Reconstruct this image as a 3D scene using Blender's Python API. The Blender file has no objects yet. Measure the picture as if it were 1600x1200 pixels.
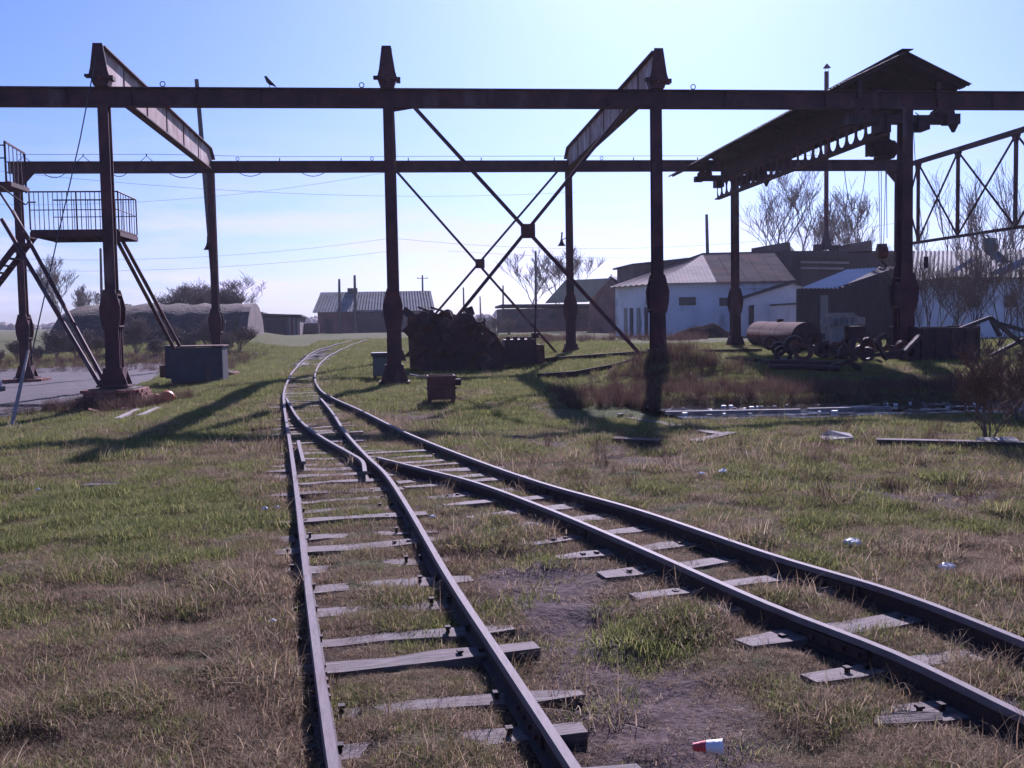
import bpy, math, random
import numpy as np
from mathutils import Vector, Matrix, noise

random.seed(7); np.random.seed(7)
rnd = random.Random(11)
S = bpy.context.scene
COL = S.collection
R = math.radians

# ------------------------------------------------------------------ camera
F_PX = 1620.0; CAM_H = 1.6
YAW, PITCH, ROLL = 0.1031, 0.0637, -0.0178
fw = Vector((math.sin(YAW)*math.cos(PITCH), math.cos(YAW)*math.cos(PITCH), -math.sin(PITCH)))
rt = Vector((math.cos(YAW), -math.sin(YAW), 0)); up = rt.cross(fw)
rt2 = math.cos(ROLL)*rt + math.sin(ROLL)*up; up2 = -math.sin(ROLL)*rt + math.cos(ROLL)*up
cd = bpy.data.cameras.new('camera'); cam = bpy.data.objects.new('camera', cd); COL.objects.link(cam)
m = Matrix((rt2, up2, -fw)).transposed().to_4x4(); m.translation = (0, 0, CAM_H)
cam.matrix_world = m
cd.sensor_fit = 'HORIZONTAL'; cd.sensor_width = 36; cd.lens = 36*F_PX/1600
cd.clip_start = 0.05; cd.clip_end = 6000
S.camera = cam

# ------------------------------------------------------------------ light, sky, exposure
SUN_AZ, SUN_EL = R(14.8), R(30.3)
w = bpy.data.worlds.new('World'); S.world = w; w.use_nodes = True
nt = w.node_tree; nt.nodes.clear()
out = nt.nodes.new('ShaderNodeOutputWorld'); bg = nt.nodes.new('ShaderNodeBackground')
sky = nt.nodes.new('ShaderNodeTexSky'); sky.sky_type = 'NISHITA'; sky.sun_disc = False
sky.sun_elevation = SUN_EL; sky.sun_rotation = SUN_AZ
sky.air_density = 1.0; sky.dust_density = 1.0; sky.ozone_density = 2.2
bg.inputs[1].default_value = 0.050
# thin low clouds
tc = nt.nodes.new('ShaderNodeTexCoord'); sep = nt.nodes.new('ShaderNodeSeparateXYZ')
nt.links.new(tc.outputs['Generated'], sep.inputs[0])
mp = nt.nodes.new('ShaderNodeMapping'); mp.inputs['Scale'].default_value = (2.2, 2.2, 16)
nt.links.new(tc.outputs['Generated'], mp.inputs[0])
nz = nt.nodes.new('ShaderNodeTexNoise'); nz.inputs['Scale'].default_value = 1.9; nz.inputs['Detail'].default_value = 9
nz.inputs['Roughness'].default_value = 0.6
nt.links.new(mp.outputs[0], nz.inputs['Vector'])
cr = nt.nodes.new('ShaderNodeValToRGB'); cr.color_ramp.elements[0].position = .44; cr.color_ramp.elements[1].position = .62
nt.links.new(nz.outputs['Fac'], cr.inputs[0])
band = nt.nodes.new('ShaderNodeValToRGB'); e = band.color_ramp.elements
e[0].position = 0.0; e[0].color = (.25,)*3+(1,); e[1].position = 0.20; e[1].color = (0,)*3+(1,)
x = e.new(.03); x.color = (.7,)*3+(1,); x = e.new(.085); x.color = (.6,)*3+(1,); x = e.new(.12); x.color = (.22,)*3+(1,)
nt.links.new(sep.outputs['Z'], band.inputs[0])
mul = nt.nodes.new('ShaderNodeMath'); mul.operation = 'MULTIPLY'
nt.links.new(cr.outputs[0], mul.inputs[0]); nt.links.new(band.outputs[0], mul.inputs[1])
mix = nt.nodes.new('ShaderNodeMixRGB'); mix.blend_type = 'MIX'; mix.inputs[2].default_value = (11.5, 10.6, 11.2, 1)
tint = nt.nodes.new('ShaderNodeMixRGB'); tint.blend_type = 'MULTIPLY'; tint.inputs[0].default_value = 1; tint.inputs[2].default_value = (.65, .87, 1.15, 1)
nt.links.new(sky.outputs[0], tint.inputs[1])
nt.links.new(mul.outputs[0], mix.inputs[0]); nt.links.new(tint.outputs[0], mix.inputs[1])
nt.links.new(mix.outputs[0], bg.inputs[0]); nt.links.new(bg.outputs[0], out.inputs[0])

sl = bpy.data.lights.new('sun', 'SUN'); sl.energy = 5.0; sl.angle = R(.55); sl.color = (1, .90, .75)
so = bpy.data.objects.new('sun', sl); COL.objects.link(so)
sv = Vector((math.sin(SUN_AZ)*math.cos(SUN_EL), math.cos(SUN_AZ)*math.cos(SUN_EL), math.sin(SUN_EL)))
so.rotation_euler = sv.to_track_quat('Z', 'Y').to_euler(); so.location = sv*50

vs = S.view_settings; vs.view_transform = 'Standard'; vs.look = 'None'; vs.gamma = 1; vs.use_curve_mapping = False
vs.exposure = 0.74
try:
    vs.use_white_balance = True; vs.white_balance_temperature = 5300; vs.white_balance_tint = 40
except Exception: pass
S.cycles.use_denoising = True
S.cycles.max_bounces = 6; S.cycles.volume_bounces = 0

# ------------------------------------------------------------------ terrain function
def sm(a, b, x):
    t = np.clip((x-a)/(b-a), 0, 1); return t*t*(3-2*t)
def yditch(x): return 18.6 - 0.103*x
def hgt(x, y):
    x = np.asarray(x, float); y = np.asarray(y, float)
    z = -0.42*sm(-3.2, -7, x)*sm(12, 22, y)*(1-sm(50, 85, y))
    z = z + 0.30*sm(20, 24.5, y)*sm(2.5, 8, x)*(1-sm(45, 90, y))
    z = z + .3*sm(45, 90, y)
    yd = yditch(x)
    z = z - 0.55*np.exp(-((y-yd)/1.25)**4)*sm(3.8, 5.6, x)
    z = z - .22*np.exp(-(((x-1.9)/2.2)**2+((y-17.6)/2.6)**2))
    z = z + .50*np.exp(-(((x-6.5)/1.3)**2+((y-24.6)/1.7)**2))
    z = z + .85*sm(-6, -11.5, x)*(1-sm(-14, -22, x))*np.exp(-((y-74)/13)**2)
    z = z - .14*np.exp(-((y-yd+1.9)/1.6)**4)*sm(2.5, 5, x)
    tr = np.exp(-((x+1.0)/2.0)**2)
    n = (np.sin(x*1.3+1.1*np.sin(y*.7))*np.sin(y*1.1+.7*np.sin(x*.9))*.022
         + np.sin(x*3.1+y*1.7)*np.sin(y*2.9-x*1.2+1)*.012 + np.sin(x*7.3-y*3.2)*np.sin(y*6.1+x*2.4+2)*.006)
    z = z + n*(1-.5*tr) + .05*np.sin(x*.21)*np.sin(y*.17)*sm(10, 30, y)
    return z
def ray(px, py):
    return (fw + rt2*((px-800)/F_PX) - up2*((py-600)/F_PX))
def at(px, py, Y):
    d = ray(px, py); t = Y/d.y; return Vector((d.x*t, Y, CAM_H+d.z*t))
def gp(px, py, dz=0.0):
    d = ray(px, py); z = 0.0
    for _ in range(25):
        t = (CAM_H-z-dz)/(-d.z); z = .5*z+.5*float(hgt(d.x*t, d.y*t))
    return Vector((d.x*t, d.y*t, z+dz))
def zh(x, y): return float(hgt(x, y))

# ------------------------------------------------------------------ helpers
class MB:
    def __init__(s): s.v = []; s.f = []
    def add(s, vs, fs):
        o = len(s.v); s.v += [Vector(v) for v in vs]; s.f += [tuple(i+o for i in f) for f in fs]; return s
    def box(s, c, sz, rz=0.0, M=None):
        hx, hy, hz = sz[0]/2, sz[1]/2, sz[2]/2
        vs = [Vector((a*hx, b*hy, d*hz)) for a in (-1, 1) for b in (-1, 1) for d in (-1, 1)]
        if M is None: M = Matrix.Rotation(rz, 3, 'Z')
        vs = [M @ v + Vector(c) for v in vs]
        return s.add(vs, [(0,1,3,2),(4,6,7,5),(0,4,5,1),(2,3,7,6),(0,2,6,4),(1,5,7,3)])
    def bar(s, a, b, wd, ht, upv=(0,0,1)):
        a, b = Vector(a), Vector(b); d = (b-a).normalized(); u = Vector(upv)
        if abs(d.dot(u)) > .99: u = Vector((0,1,0))
        sx = d.cross(u).normalized(); u = sx.cross(d)
        vs = [p+sx*(i*wd/2)+u*(j*ht/2) for p in (a, b) for i, j in ((-1,-1),(1,-1),(1,1),(-1,1))]
        return s.add(vs, [(3,2,1,0),(4,5,6,7),(0,1,5,4),(1,2,6,5),(2,3,7,6),(3,0,4,7)])
    def tube(s, pts, r, n=8, cap=True):
        pts = [Vector(p) for p in pts]; rs = r if isinstance(r, (list, tuple)) else [r]*len(pts)
        vs = []; fs = []
        pu = None
        for i, p in enumerate(pts):
            d = (pts[min(i+1, len(pts)-1)]-pts[max(i-1, 0)]).normalized()
            if pu is None: pu = Vector((0,0,1)) if abs(d.z) < .9 else Vector((0,1,0))
            sx = d.cross(pu).normalized(); pu = sx.cross(d).normalized()
            for k in range(n):
                a = 2*math.pi*k/n; vs.append(p+(sx*math.cos(a)+pu*math.sin(a))*rs[i])
        for i in range(len(pts)-1):
            for k in range(n):
                k2 = (k+1) % n; fs.append((i*n+k, i*n+k2, (i+1)*n+k2, (i+1)*n+k))
        if cap:
            fs.append(tuple(range(n))[::-1]); fs.append(tuple(range((len(pts)-1)*n, len(pts)*n)))
        return s.add(vs, fs)
    def prism(s, poly, ext):
        n = len(poly); poly = [Vector(p) for p in poly]; ext = Vector(ext)
        fs = [tuple(range(n))[::-1], tuple(range(n, 2*n))]
        fs += [(k, (k+1) % n, n+(k+1) % n, n+k) for k in range(n)]
        return s.add(poly+[p+ext for p in poly], fs)
    def loft(s, rings):
        n = len(rings[0]); vs = [p for r_ in rings for p in r_]; fs = []
        for i in range(len(rings)-1):
            for k in range(n):
                k2 = (k+1) % n; fs.append((i*n+k, i*n+k2, (i+1)*n+k2, (i+1)*n+k))
        fs.append(tuple(range(n))[::-1]); fs.append(tuple(range((len(rings)-1)*n, len(rings)*n)))
        return s.add(vs, fs)
    def build(s, name, mat, parent=None, smooth=False, kind=None, label=None):
        me = bpy.data.meshes.new(name)
        off = parent.matrix_basis.translation if parent else Vector()
        if parent and parent.parent: off = off + parent.parent.matrix_basis.translation
        me.from_pydata([v-off for v in s.v], [], s.f); me.update()
        me.materials.append(mat)
        if smooth:
            me.polygons.foreach_set('use_smooth', [True]*len(me.polygons))
            try: me.set_sharp_from_angle(angle=R(40))
            except Exception: pass
        o = bpy.data.objects.new(name, me); COL.objects.link(o)
        if parent: o.parent = parent
        if kind: o['kind'] = kind
        if label: o['label'] = label
        return o
def tag(o, label=None, cat=None, group=None, kind=None):
    if label: o['label'] = label
    if cat: o['category'] = cat
    if group: o['group'] = group
    if kind: o['kind'] = kind
    return o
def thing(name, label, cat, loc=(0,0,0), group=None):
    o = bpy.data.objects.new(name, None); COL.objects.link(o); o.empty_display_size = .2
    o.location = loc
    return tag(o, label, cat, group)

# ------------------------------------------------------------------ materials
def mat(name, cols, scale=3.0, rough=.8, bump=.3, metal=0.0, stops=None, detail=6, stretch=(1,1,1), bscale=None, spec=.5, obj=True, bdist=.02):
    m = bpy.data.materials.new(name); m.use_nodes = True; t = m.node_tree; N = t.nodes; L = t.links
    b = N['Principled BSDF']; b.inputs['Roughness'].default_value = rough; b.inputs['Metallic'].default_value = metal
    b.inputs['Specular IOR Level'].default_value = spec
    tc = N.new('ShaderNodeTexCoord'); mp = N.new('ShaderNodeMapping'); mp.inputs['Scale'].default_value = stretch
    L.new(tc.outputs['Object' if obj else 'Generated'], mp.inputs[0])
    n1 = N.new('ShaderNodeTexNoise'); n1.inputs['Scale'].default_value = scale; n1.inputs['Detail'].default_value = detail
    n1.inputs['Roughness'].default_value = .65
    L.new(mp.outputs[0], n1.inputs['Vector'])
    cr = N.new('ShaderNodeValToRGB'); L.new(n1.outputs['Fac'], cr.inputs[0])
    E_ = cr.color_ramp.elements; k = len(cols)
    st = stops or [.3+.4*i/(k-1) for i in range(k)]
    while len(E_) < k: E_.new(.5)
    for i in range(k): E_[i].position = st[i]; E_[i].color = tuple(cols[i])+(1,)
    L.new(cr.outputs[0], b.inputs['Base Color'])
    if bump:
        n2 = N.new('ShaderNodeTexNoise'); n2.inputs['Scale'].default_value = bscale or scale*6; n2.inputs['Detail'].default_value = 5
        L.new(mp.outputs[0], n2.inputs['Vector'])
        bp = N.new('ShaderNodeBump'); bp.inputs['Strength'].default_value = bump; bp.inputs['Distance'].default_value = bdist
        L.new(n2.outputs['Fac'], bp.inputs['Height']); L.new(bp.outputs[0], b.inputs['Normal'])
    return m
def colmix(m, col, scale, lo, hi, stretch=(1,1,1)):
    """a second, shaped layer of stain or wear over a material's colour"""
    t = m.node_tree; N = t.nodes; L = t.links; b = N['Principled BSDF']
    src = b.inputs['Base Color'].links[0].from_socket
    tc = N.new('ShaderNodeTexCoord'); mp = N.new('ShaderNodeMapping'); mp.inputs['Scale'].default_value = stretch
    L.new(tc.outputs['Object'], mp.inputs[0])
    n = N.new('ShaderNodeTexNoise'); n.inputs['Scale'].default_value = scale; n.inputs['Detail'].default_value = 8
    L.new(mp.outputs[0], n.inputs['Vector'])
    r_ = N.new('ShaderNodeMapRange'); r_.inputs['From Min'].default_value = lo; r_.inputs['From Max'].default_value = hi
    L.new(n.outputs['Fac'], r_.inputs['Value'])
    mx = N.new('ShaderNodeMixRGB'); L.new(r_.outputs[0], mx.inputs[0]); L.new(src, mx.inputs[1]); mx.inputs[2].default_value = tuple(col)+(1,)
    L.new(mx.outputs[0], b.inputs['Base Color']); return m

M = {}
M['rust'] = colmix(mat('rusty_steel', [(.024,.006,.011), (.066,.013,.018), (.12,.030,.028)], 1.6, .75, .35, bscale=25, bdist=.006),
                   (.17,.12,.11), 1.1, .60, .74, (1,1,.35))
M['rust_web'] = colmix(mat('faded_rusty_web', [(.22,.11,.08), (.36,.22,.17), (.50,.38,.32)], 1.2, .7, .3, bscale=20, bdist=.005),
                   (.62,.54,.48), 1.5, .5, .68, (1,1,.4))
M['rustdark'] = mat('dark_scrap_metal', [(.016,.006,.009), (.042,.013,.016), (.08,.027,.022)], 3, .7, .5, bscale=18, bdist=.02)
M['rustred'] = mat('red_brown_rust', [(.06,.022,.018), (.12,.04,.028), (.18,.075,.05)], 4, .8, .5, bscale=30, bdist=.01)
M['tank'] = mat('rusty_tank', [(.035,.015,.012), (.07,.03,.022), (.11,.055,.04)], 1.8, .95, .4, spec=.12)
M['rail_side'] = mat('rail_rust', [(.02,.011,.009), (.045,.021,.015)], 14, .8, .4)
M['rail_top'] = mat('rail_running_face', [(.10,.08,.08), (.15,.125,.125), (.11,.075,.065)], 9, .72, .15, metal=0, stretch=(1,.25,1), spec=.25)
M['wood'] = colmix(mat('weathered_sleeper_wood', [(.06,.046,.04), (.125,.10,.088), (.20,.165,.15)], 5, .85, .6, stretch=(9,1,6), bscale=9, bdist=.008),
                   (.05,.038,.03), 4, .5, .66, (5,1,3))
M['woodgrey'] = mat('grey_plank', [(.16,.13,.11), (.28,.24,.21), (.38,.34,.31)], 4, .85, .6, stretch=(1,8,5), bscale=8)
M['wooddark'] = mat('dark_timber', [(.03,.022,.02), (.07,.05,.042), (.11,.085,.07)], 4, .85, .6, stretch=(1,6,4))
M['white'] = colmix(mat('whitewashed_wall', [(.58,.58,.60), (.72,.72,.73), (.80,.80,.80)], .8, .9, .25, bscale=12),
                    (.24,.22,.21), .9, .58, .75, (1,1,.5))
M['brick'] = mat('brick_loose', [(.16,.055,.038), (.26,.09,.06), (.32,.14,.10)], 4, .9, .5)
M['paleblock'] = mat('pale_block', [(.18,.165,.15), (.27,.25,.22), (.36,.34,.29)], 5, .9, .4)
M['green_box'] = mat('grey_green_paint', [(.07,.10,.085), (.11,.14,.12)], 3, .6, .2)
M['cabinet'] = colmix(mat('grey_cabinet_paint', [(.024,.024,.034), (.04,.041,.055), (.06,.06,.072)], 1.5, .6, .2), (.10,.055,.04), 3, .6, .72, (1,1,.3))
M['metalroof'] = mat('galvanised_sheet', [(.30,.31,.33), (.42,.43,.45)], 1.2, .45, .2, metal=.4)
M['asb'] = colmix(mat('asbestos_sheet', [(.06,.05,.048), (.13,.105,.095), (.22,.18,.155)], .7, .9, .3), (.28,.15,.11), .5, .5, .7)
M['slate'] = colmix(mat('old_grey_roof', [(.10,.105,.10), (.17,.18,.165), (.22,.225,.20)], .8, .85, .3), (.09,.11,.06), .6, .5, .7)
M['darkroof'] = mat('tarred_roof', [(.035,.033,.038), (.07,.065,.07)], 1, .85, .3)
M['glass'] = mat('dark_glass', [(.02,.022,.03), (.04,.045,.055)], 3, .25, 0)
M['darkwood_wall'] = mat('dark_board_wall', [(.03,.024,.024), (.06,.047,.045), (.085,.065,.06)], 2, .9, .4, stretch=(4,4,.6))
M['orange'] = mat('orange_paint', [(.55,.12,.03), (.68,.19,.05)], 3, .5, .2)
M['hookpaint'] = mat('faded_yellow_paint', [(.12,.07,.03), (.22,.13,.05)], 6, .6, .3)
M['black'] = mat('black_rubber', [(.012,.012,.014), (.035,.03,.03)], 6, .7, .2)
M['cable'] = mat('cable_steel', [(.03,.03,.035), (.07,.065,.07)], 6, .6, 0)
M['litter'] = mat('pale_litter', [(.7,.7,.68), (.82,.82,.8)], 6, .5, .3)
M['litter_red'] = mat('red_litter', [(.55,.05,.05), (.62,.09,.07)], 6, .5, .3)
M['litter_blue'] = mat('blue_litter', [(.12,.22,.6), (.2,.3,.7)], 6, .5, .3)
M['bark'] = mat('grey_bark', [(.07,.055,.048), (.13,.105,.09), (.18,.15,.13)], 6, .9, .4)
M['twig'] = mat('brown_twigs', [(.16,.12,.095), (.26,.20,.155)], 1, .9, 0)
M['twig_red'] = mat('reddish_twigs', [(.085,.045,.035), (.16,.085,.06)], 1, .9, 0)
M['asphalt'] = mat('worn_asphalt', [(.026,.018,.02), (.045,.033,.035), (.075,.056,.056)], 1.4, .92, .5, bscale=30, bdist=.02)
M['bankearth'] = colmix(mat('overgrown_brick_vault', [(.06,.042,.035), (.10,.07,.055), (.14,.10,.08)], 1.2, .95, .8, bscale=5, bdist=.2), (.10,.10,.04), .8, .5, .7)
M['soil'] = mat('dark_soil', [(.018,.012,.011), (.035,.024,.02), (.055,.04,.03)], 3, 1, .9, spec=0, bscale=8, bdist=.1)
M['earth'] = mat('bare_earth', [(.05,.035,.028), (.085,.062,.05), (.12,.09,.075)], 3, .95, .7)
M['car'] = mat('pale_blue_car_paint', [(.30,.36,.46), (.33,.39,.49)], 2, .35, 0)

def brick_mat(name, c1, c2, mortar, scale):
    m = bpy.data.materials.new(name); m.use_nodes = True; t = m.node_tree; N = t.nodes; L = t.links; b = N['Principled BSDF']
    b.inputs['Roughness'].default_value = .92
    tc = N.new('ShaderNodeTexCoord'); sp = N.new('ShaderNodeSeparateXYZ'); L.new(tc.outputs['Object'], sp.inputs[0])
    ad = N.new('ShaderNodeMath'); L.new(sp.outputs['X'], ad.inputs[0]); L.new(sp.outputs['Y'], ad.inputs[1])
    cb = N.new('ShaderNodeCombineXYZ'); L.new(ad.outputs[0], cb.inputs[0]); L.new(sp.outputs['Z'], cb.inputs[1])
    bt = N.new('ShaderNodeTexBrick'); bt.inputs['Scale'].default_value = scale; L.new(cb.outputs[0], bt.inputs['Vector'])
    bt.inputs['Color1'].default_value = c1+(1,); bt.inputs['Color2'].default_value = c2+(1,); bt.inputs['Mortar'].default_value = mortar+(1,)
    bt.inputs['Brick Width'].default_value = .26; bt.inputs['Row Height'].default_value = .085; bt.inputs['Mortar Size'].default_value = .01
    n = N.new('ShaderNodeTexNoise'); n.inputs['Scale'].default_value = .9; n.inputs['Detail'].default_value = 8; L.new(tc.outputs['Object'], n.inputs['Vector'])
    mx = N.new('ShaderNodeMixRGB'); mx.blend_type = 'MULTIPLY'; mx.inputs[0].default_value = .8
    cr = N.new('ShaderNodeValToRGB'); cr.color_ramp.elements[0].position = .3; cr.color_ramp.elements[0].color = (.45,.42,.42,1)
    cr.color_ramp.elements[1].position = .7; cr.color_ramp.elements[1].color = (1.15,1.1,1.1,1)
    L.new(n.outputs['Fac'], cr.inputs[0]); L.new(bt.outputs['Color'], mx.inputs[1]); L.new(cr.outputs[0], mx.inputs[2])
    L.new(mx.outputs[0], b.inputs['Base Color']); return m
M['brickwall'] = brick_mat('red_brick_wall', (.22,.075,.05), (.30,.12,.085), (.25,.2,.18), 1)
M['brickgrey'] = brick_mat('grimy_brick_wall', (.13,.085,.075), (.19,.13,.11), (.16,.13,.12), 1)

# ------------------------------------------------------------------ tracks, first as lines in the ground plan
RT = 0.115   # height of the rail top
def plan(pts): return [gp(a, b, RT) for a, b in pts]
def smooth_line(pts, step=.18):
    pts = [Vector((p.x, p.y)) for p in pts]; o = []
    P = [pts[0]*2-pts[1]]+pts+[pts[-1]*2-pts[-2]]
    for i in range(1, len(P)-2):
        a, b, c, d = P[i-1:i+3]; n = max(1, int((c-b).length/step))
        for k in range(n):
            t = k/n
            o.append(.5*((2*b)+(c-a)*t+(2*a-5*b+4*c-d)*t*t+(3*b-a-3*c+d)*t**3))
    o.append(pts[-1]); return o
railA_L = smooth_line(plan([(540,1300),(520,1190),(497,1030),(477,880),(463,765),(451,680),(444,634),(444,610),(452,588),(466,570),(490,553),(520,540),(548,531)]))
railA_R = smooth_line(plan([(985,1330),(890,1190),(790,1034),(700,894),(640,798),(603,742),(572,712),(540,676),(521,648),(500,622)]))
railB_R = smooth_line(plan([(1760,1056),(1600,996),(1400,925),(1200,860),(1000,798),(850,758),(740,716),(640,678),(570,648),(520,622),(500,606),(492,586),(500,568),(520,553),(550,538),(575,530)]))
railB_L = smooth_line(plan([(1800,1196),(1600,1104),(1400,1020),(1200,938),(1000,852),(850,792),(740,757),(650,732),(590,716)]))
railW = smooth_line(plan([(570,738),(566,722),(548,708),(510,688),(480,666),(462,648),(447,622)]))
check = smooth_line(plan([(474,722),(468,700),(466,690)]))
def curve_at(line, y):
    for a, b in zip(line, line[1:]):
        if (a.y-y)*(b.y-y) <= 0 and a.y != b.y:
            t = (y-a.y)/(b.y-a.y); return a+(b-a)*t
    return None
allrails = [railA_L, railA_R, railB_R, railB_L, railW]
RS = np.array([(p.x, p.y) for l in allrails for p in l])
def raildist(x, y):
    x = np.atleast_1d(x); y = np.atleast_1d(y); o = np.empty(len(x))
    for i in range(0, len(x), 4000):
        d = (x[i:i+4000, None]-RS[None, :, 0])**2+(y[i:i+4000, None]-RS[None, :, 1])**2
        o[i:i+4000] = np.sqrt(d.min(1))
    return o
def segdist(x, y, pts):
    x = np.atleast_1d(x); y = np.atleast_1d(y); best = np.full(len(x), 1e9)
    for a, b in zip(pts, pts[1:]):
        dx, dy = b[0]-a[0], b[1]-a[1]; L2 = dx*dx+dy*dy
        t = np.clip(((x-a[0])*dx+(y-a[1])*dy)/L2, 0, 1)
        best = np.minimum(best, np.hypot(x-a[0]-t*dx, y-a[1]-t*dy))
    return best
def pl(pts): return [tuple(gp(a, b)[:2]) for a, b in pts]
path_mid = pl([(1060,1230),(960,1080),(880,960),(830,900)])
path_far = pl([(1720,800),(1560,782),(1400,768),(1240,748)])
path_ctr = pl([(1010,716),(840,690),(720,668),(640,650),(585,640)])
def nz2(x, y, s, seed=0):
    return np.array([noise.fractal((a*s+seed, b*s-seed, seed*1.7), 1.0, 2.0, 4) for a, b in zip(x, y)])
def dirtmask(x, y, n):
    d = 1-sm(.2, .8, segdist(x, y, path_mid)+n*.35)
    d = np.maximum(d, .95*(1-sm(.16, .5, segdist(x, y, path_far)+n*.3)))
    d = np.maximum(d, .7*(1-sm(.15, .6, segdist(x, y, path_ctr)+n*.35)))
    return d
# road on the left: a sheet of its own, outline in plan
road_near = pl([(-420,720),(-200,668),(0,652),(90,640),(150,618),(205,606),(252,588)])
road_far = pl([(-420,600),(-200,585),(0,577),(90,574),(160,571),(215,569),(262,566)])
def inroad(x, y):
    x = np.asarray(x, float); y = np.asarray(y, float); P_ = road_near+road_far[::-1]; c = np.zeros(x.shape, bool)
    for (x1_, y1_), (x2_, y2_) in zip(P_, P_[1:]+P_[:1]):
        if y1_ == y2_: continue
        k = ((y1_ > y) != (y2_ > y)) & (x < (x2_-x1_)*(y-y1_)/(y2_-y1_)+x1_); c ^= k
    return c.astype(float)

def off(line, d):
    o = []
    for i, p in enumerate(line):
        t_ = (line[min(i+1, len(line)-1)]-line[max(i-1, 0)]).normalized(); o.append(p+Vector((t_.y, -t_.x))*d)
    return o
bedA = off(railA_L, .37); bedB = off(railB_R, -.37)
if bedA[5].x < railA_L[5].x: bedA = off(railA_L, -.37)
if bedB[5].x > railB_R[5].x: bedB = off(railB_R, .37)
# ------------------------------------------------------------------ ground sheet
ys = np.concatenate([np.arange(-4, 9, .07), np.arange(9, 24, .13), np.arange(24, 46, .3), np.geomspace(46, 2500, 60)])
nx = 190
us = np.linspace(-1, 1, nx); us = np.sign(us)*np.abs(us)**1.0
V = []; 
for y in ys:
    wd = 5.5+max(y, 0)*.85
    for u in us: V.append((u*wd+.1*max(y, 0), y))
V = np.array(V); gx, gy = V[:, 0], V[:, 1]
gz = hgt(gx, gy); gz[gy > 200] = .3
near = gy < 30
nn = np.zeros(len(gx)); idx = np.where(near)[0]
nn[idx] = nz2(gx[idx], gy[idx], .9, 3)
fine = np.zeros(len(gx)); fine[idx] = nz2(gx[idx], gy[idx], 3.2, 8)
rd = np.full(len(gx), 9.0); rd[idx] = raildist(gx[idx], gy[idx])
bed = np.zeros(len(gx)); kk = idx[gy[idx] > 1]
bed[kk] = np.maximum(1-sm(.40, .62, segdist(gx[kk], gy[kk], [tuple(p) for p in bedA[::3]])), 1-sm(.40, .62, segdist(gx[kk], gy[kk], [tuple(p) for p in bedB[::3]])))
gz = gz*(1-bed*near) + (.012*np.sin(gx*1.1+gy*.8)-.012)*bed*near
gz = gz + fine*.045*sm(0.0, .3, rd)*near*(1-.75*bed) + .03*sm(.12, .3, rd)*(1-sm(.35, .7, rd))*np.clip(nn+.3, 0, 1)
dm = np.zeros(len(gx)); dm[idx] = dirtmask(gx[idx], gy[idx], nn[idx])
gz = gz - .03*dm
gz = gz - .10*inroad(gx, gy)*(gy < 60)
gz2d = gz.reshape(len(ys), nx)
def gridz(x, y):
    x = np.asarray(x, float); y = np.asarray(y, float)
    j = np.clip(np.searchsorted(ys, y)-1, 0, len(ys)-2); fy = np.clip((y-ys[j])/(ys[j+1]-ys[j]), 0, 1)
    u_ = (x-.1*np.maximum(y, 0))/(5.5+np.maximum(y, 0)*.85); c = np.clip((u_+1)/2*(nx-1), 0, nx-1.001); i = c.astype(int); fx = c-i
    return (gz2d[j, i]*(1-fx)+gz2d[j, i+1]*fx)*(1-fy)+(gz2d[j+1, i]*(1-fx)+gz2d[j+1, i+1]*fx)*fy
me = bpy.data.meshes.new('ground'); ny = len(ys)
F = [(j*nx+i, j*nx+i+1, (j+1)*nx+i+1, (j+1)*nx+i) for j in range(ny-1) for i in range(nx-1)]
me.from_pydata(np.column_stack([gx, gy, gz]).tolist(), [], F)
me.polygons.foreach_set('use_smooth', [True]*len(F))
lush = sm(9, 30, gy)*.55+.5*nn+.3*np.exp(-(((gx+2.6)/1.4)**2+((gy-9.6)/1.8)**2))
for nm, arr in (('lush', np.clip(lush, 0, 1)), ('dirt', dm), ('railbed', (1-sm(.1, .35, rd)))):
    a = me.attributes.new(nm, 'FLOAT', 'POINT'); a.data.foreach_set('value', arr.astype(np.float32))
gm = bpy.data.materials.new('meadow_ground'); gm.use_nodes = True; t = gm.node_tree; N = t.nodes; L = t.links; b = N['Principled BSDF']
b.inputs['Roughness'].default_value = 1; b.inputs['Specular IOR Level'].default_value = .08
tc = N.new('ShaderNodeTexCoord')
def noi(sc, det=7, st=None):
    n = N.new('ShaderNodeTexNoise'); n.inputs['Scale'].default_value = sc; n.inputs['Detail'].default_value = det; n.inputs['Roughness'].default_value = .62
    if st:
        mp = N.new('ShaderNodeMapping'); mp.inputs['Scale'].default_value = st; L.new(tc.outputs['Object'], mp.inputs[0]); L.new(mp.outputs[0], n.inputs['Vector'])
    else: L.new(tc.outputs['Object'], n.inputs['Vector'])
    return n
def ramp(src, stops):
    c = N.new('ShaderNodeValToRGB'); E_ = c.color_ramp.elements
    while len(E_) < len(stops): E_.new(.5)
    for e_, (p, col) in zip(E_, stops): e_.position = p; e_.color = col+(1,)
    L.new(src, c.inputs[0]); return c
def mixn(f, a, b_):
    mx = N.new('ShaderNodeMixRGB')
    if isinstance(f, float): mx.inputs[0].default_value = f
    else: L.new(f, mx.inputs[0])
    L.new(a, mx.inputs[1]); L.new(b_, mx.inputs[2]); return mx
big = noi(.35, 6); med = noi(2.3, 8); sml = noi(28, 5)
green = ramp(med.outputs['Fac'], [(.3, (.035,.05,.018)), (.5, (.06,.085,.03)), (.7, (.10,.125,.05))])
straw = ramp(sml.outputs['Fac'], [(.3, (.045,.03,.02)), (.5, (.12,.088,.055)), (.72, (.24,.18,.11))])
bigr = ramp(big.outputs['Fac'], [(.40, (0,0,0)), (.62, (1,1,1))])
g0_ = mixn(bigr.outputs[0], green.outputs[0], straw.outputs[0])
lus = ramp(med.outputs['Fac'], [(.3, (.05,.055,.02)), (.5, (.10,.115,.033)), (.72, (.17,.17,.065))])
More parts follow.
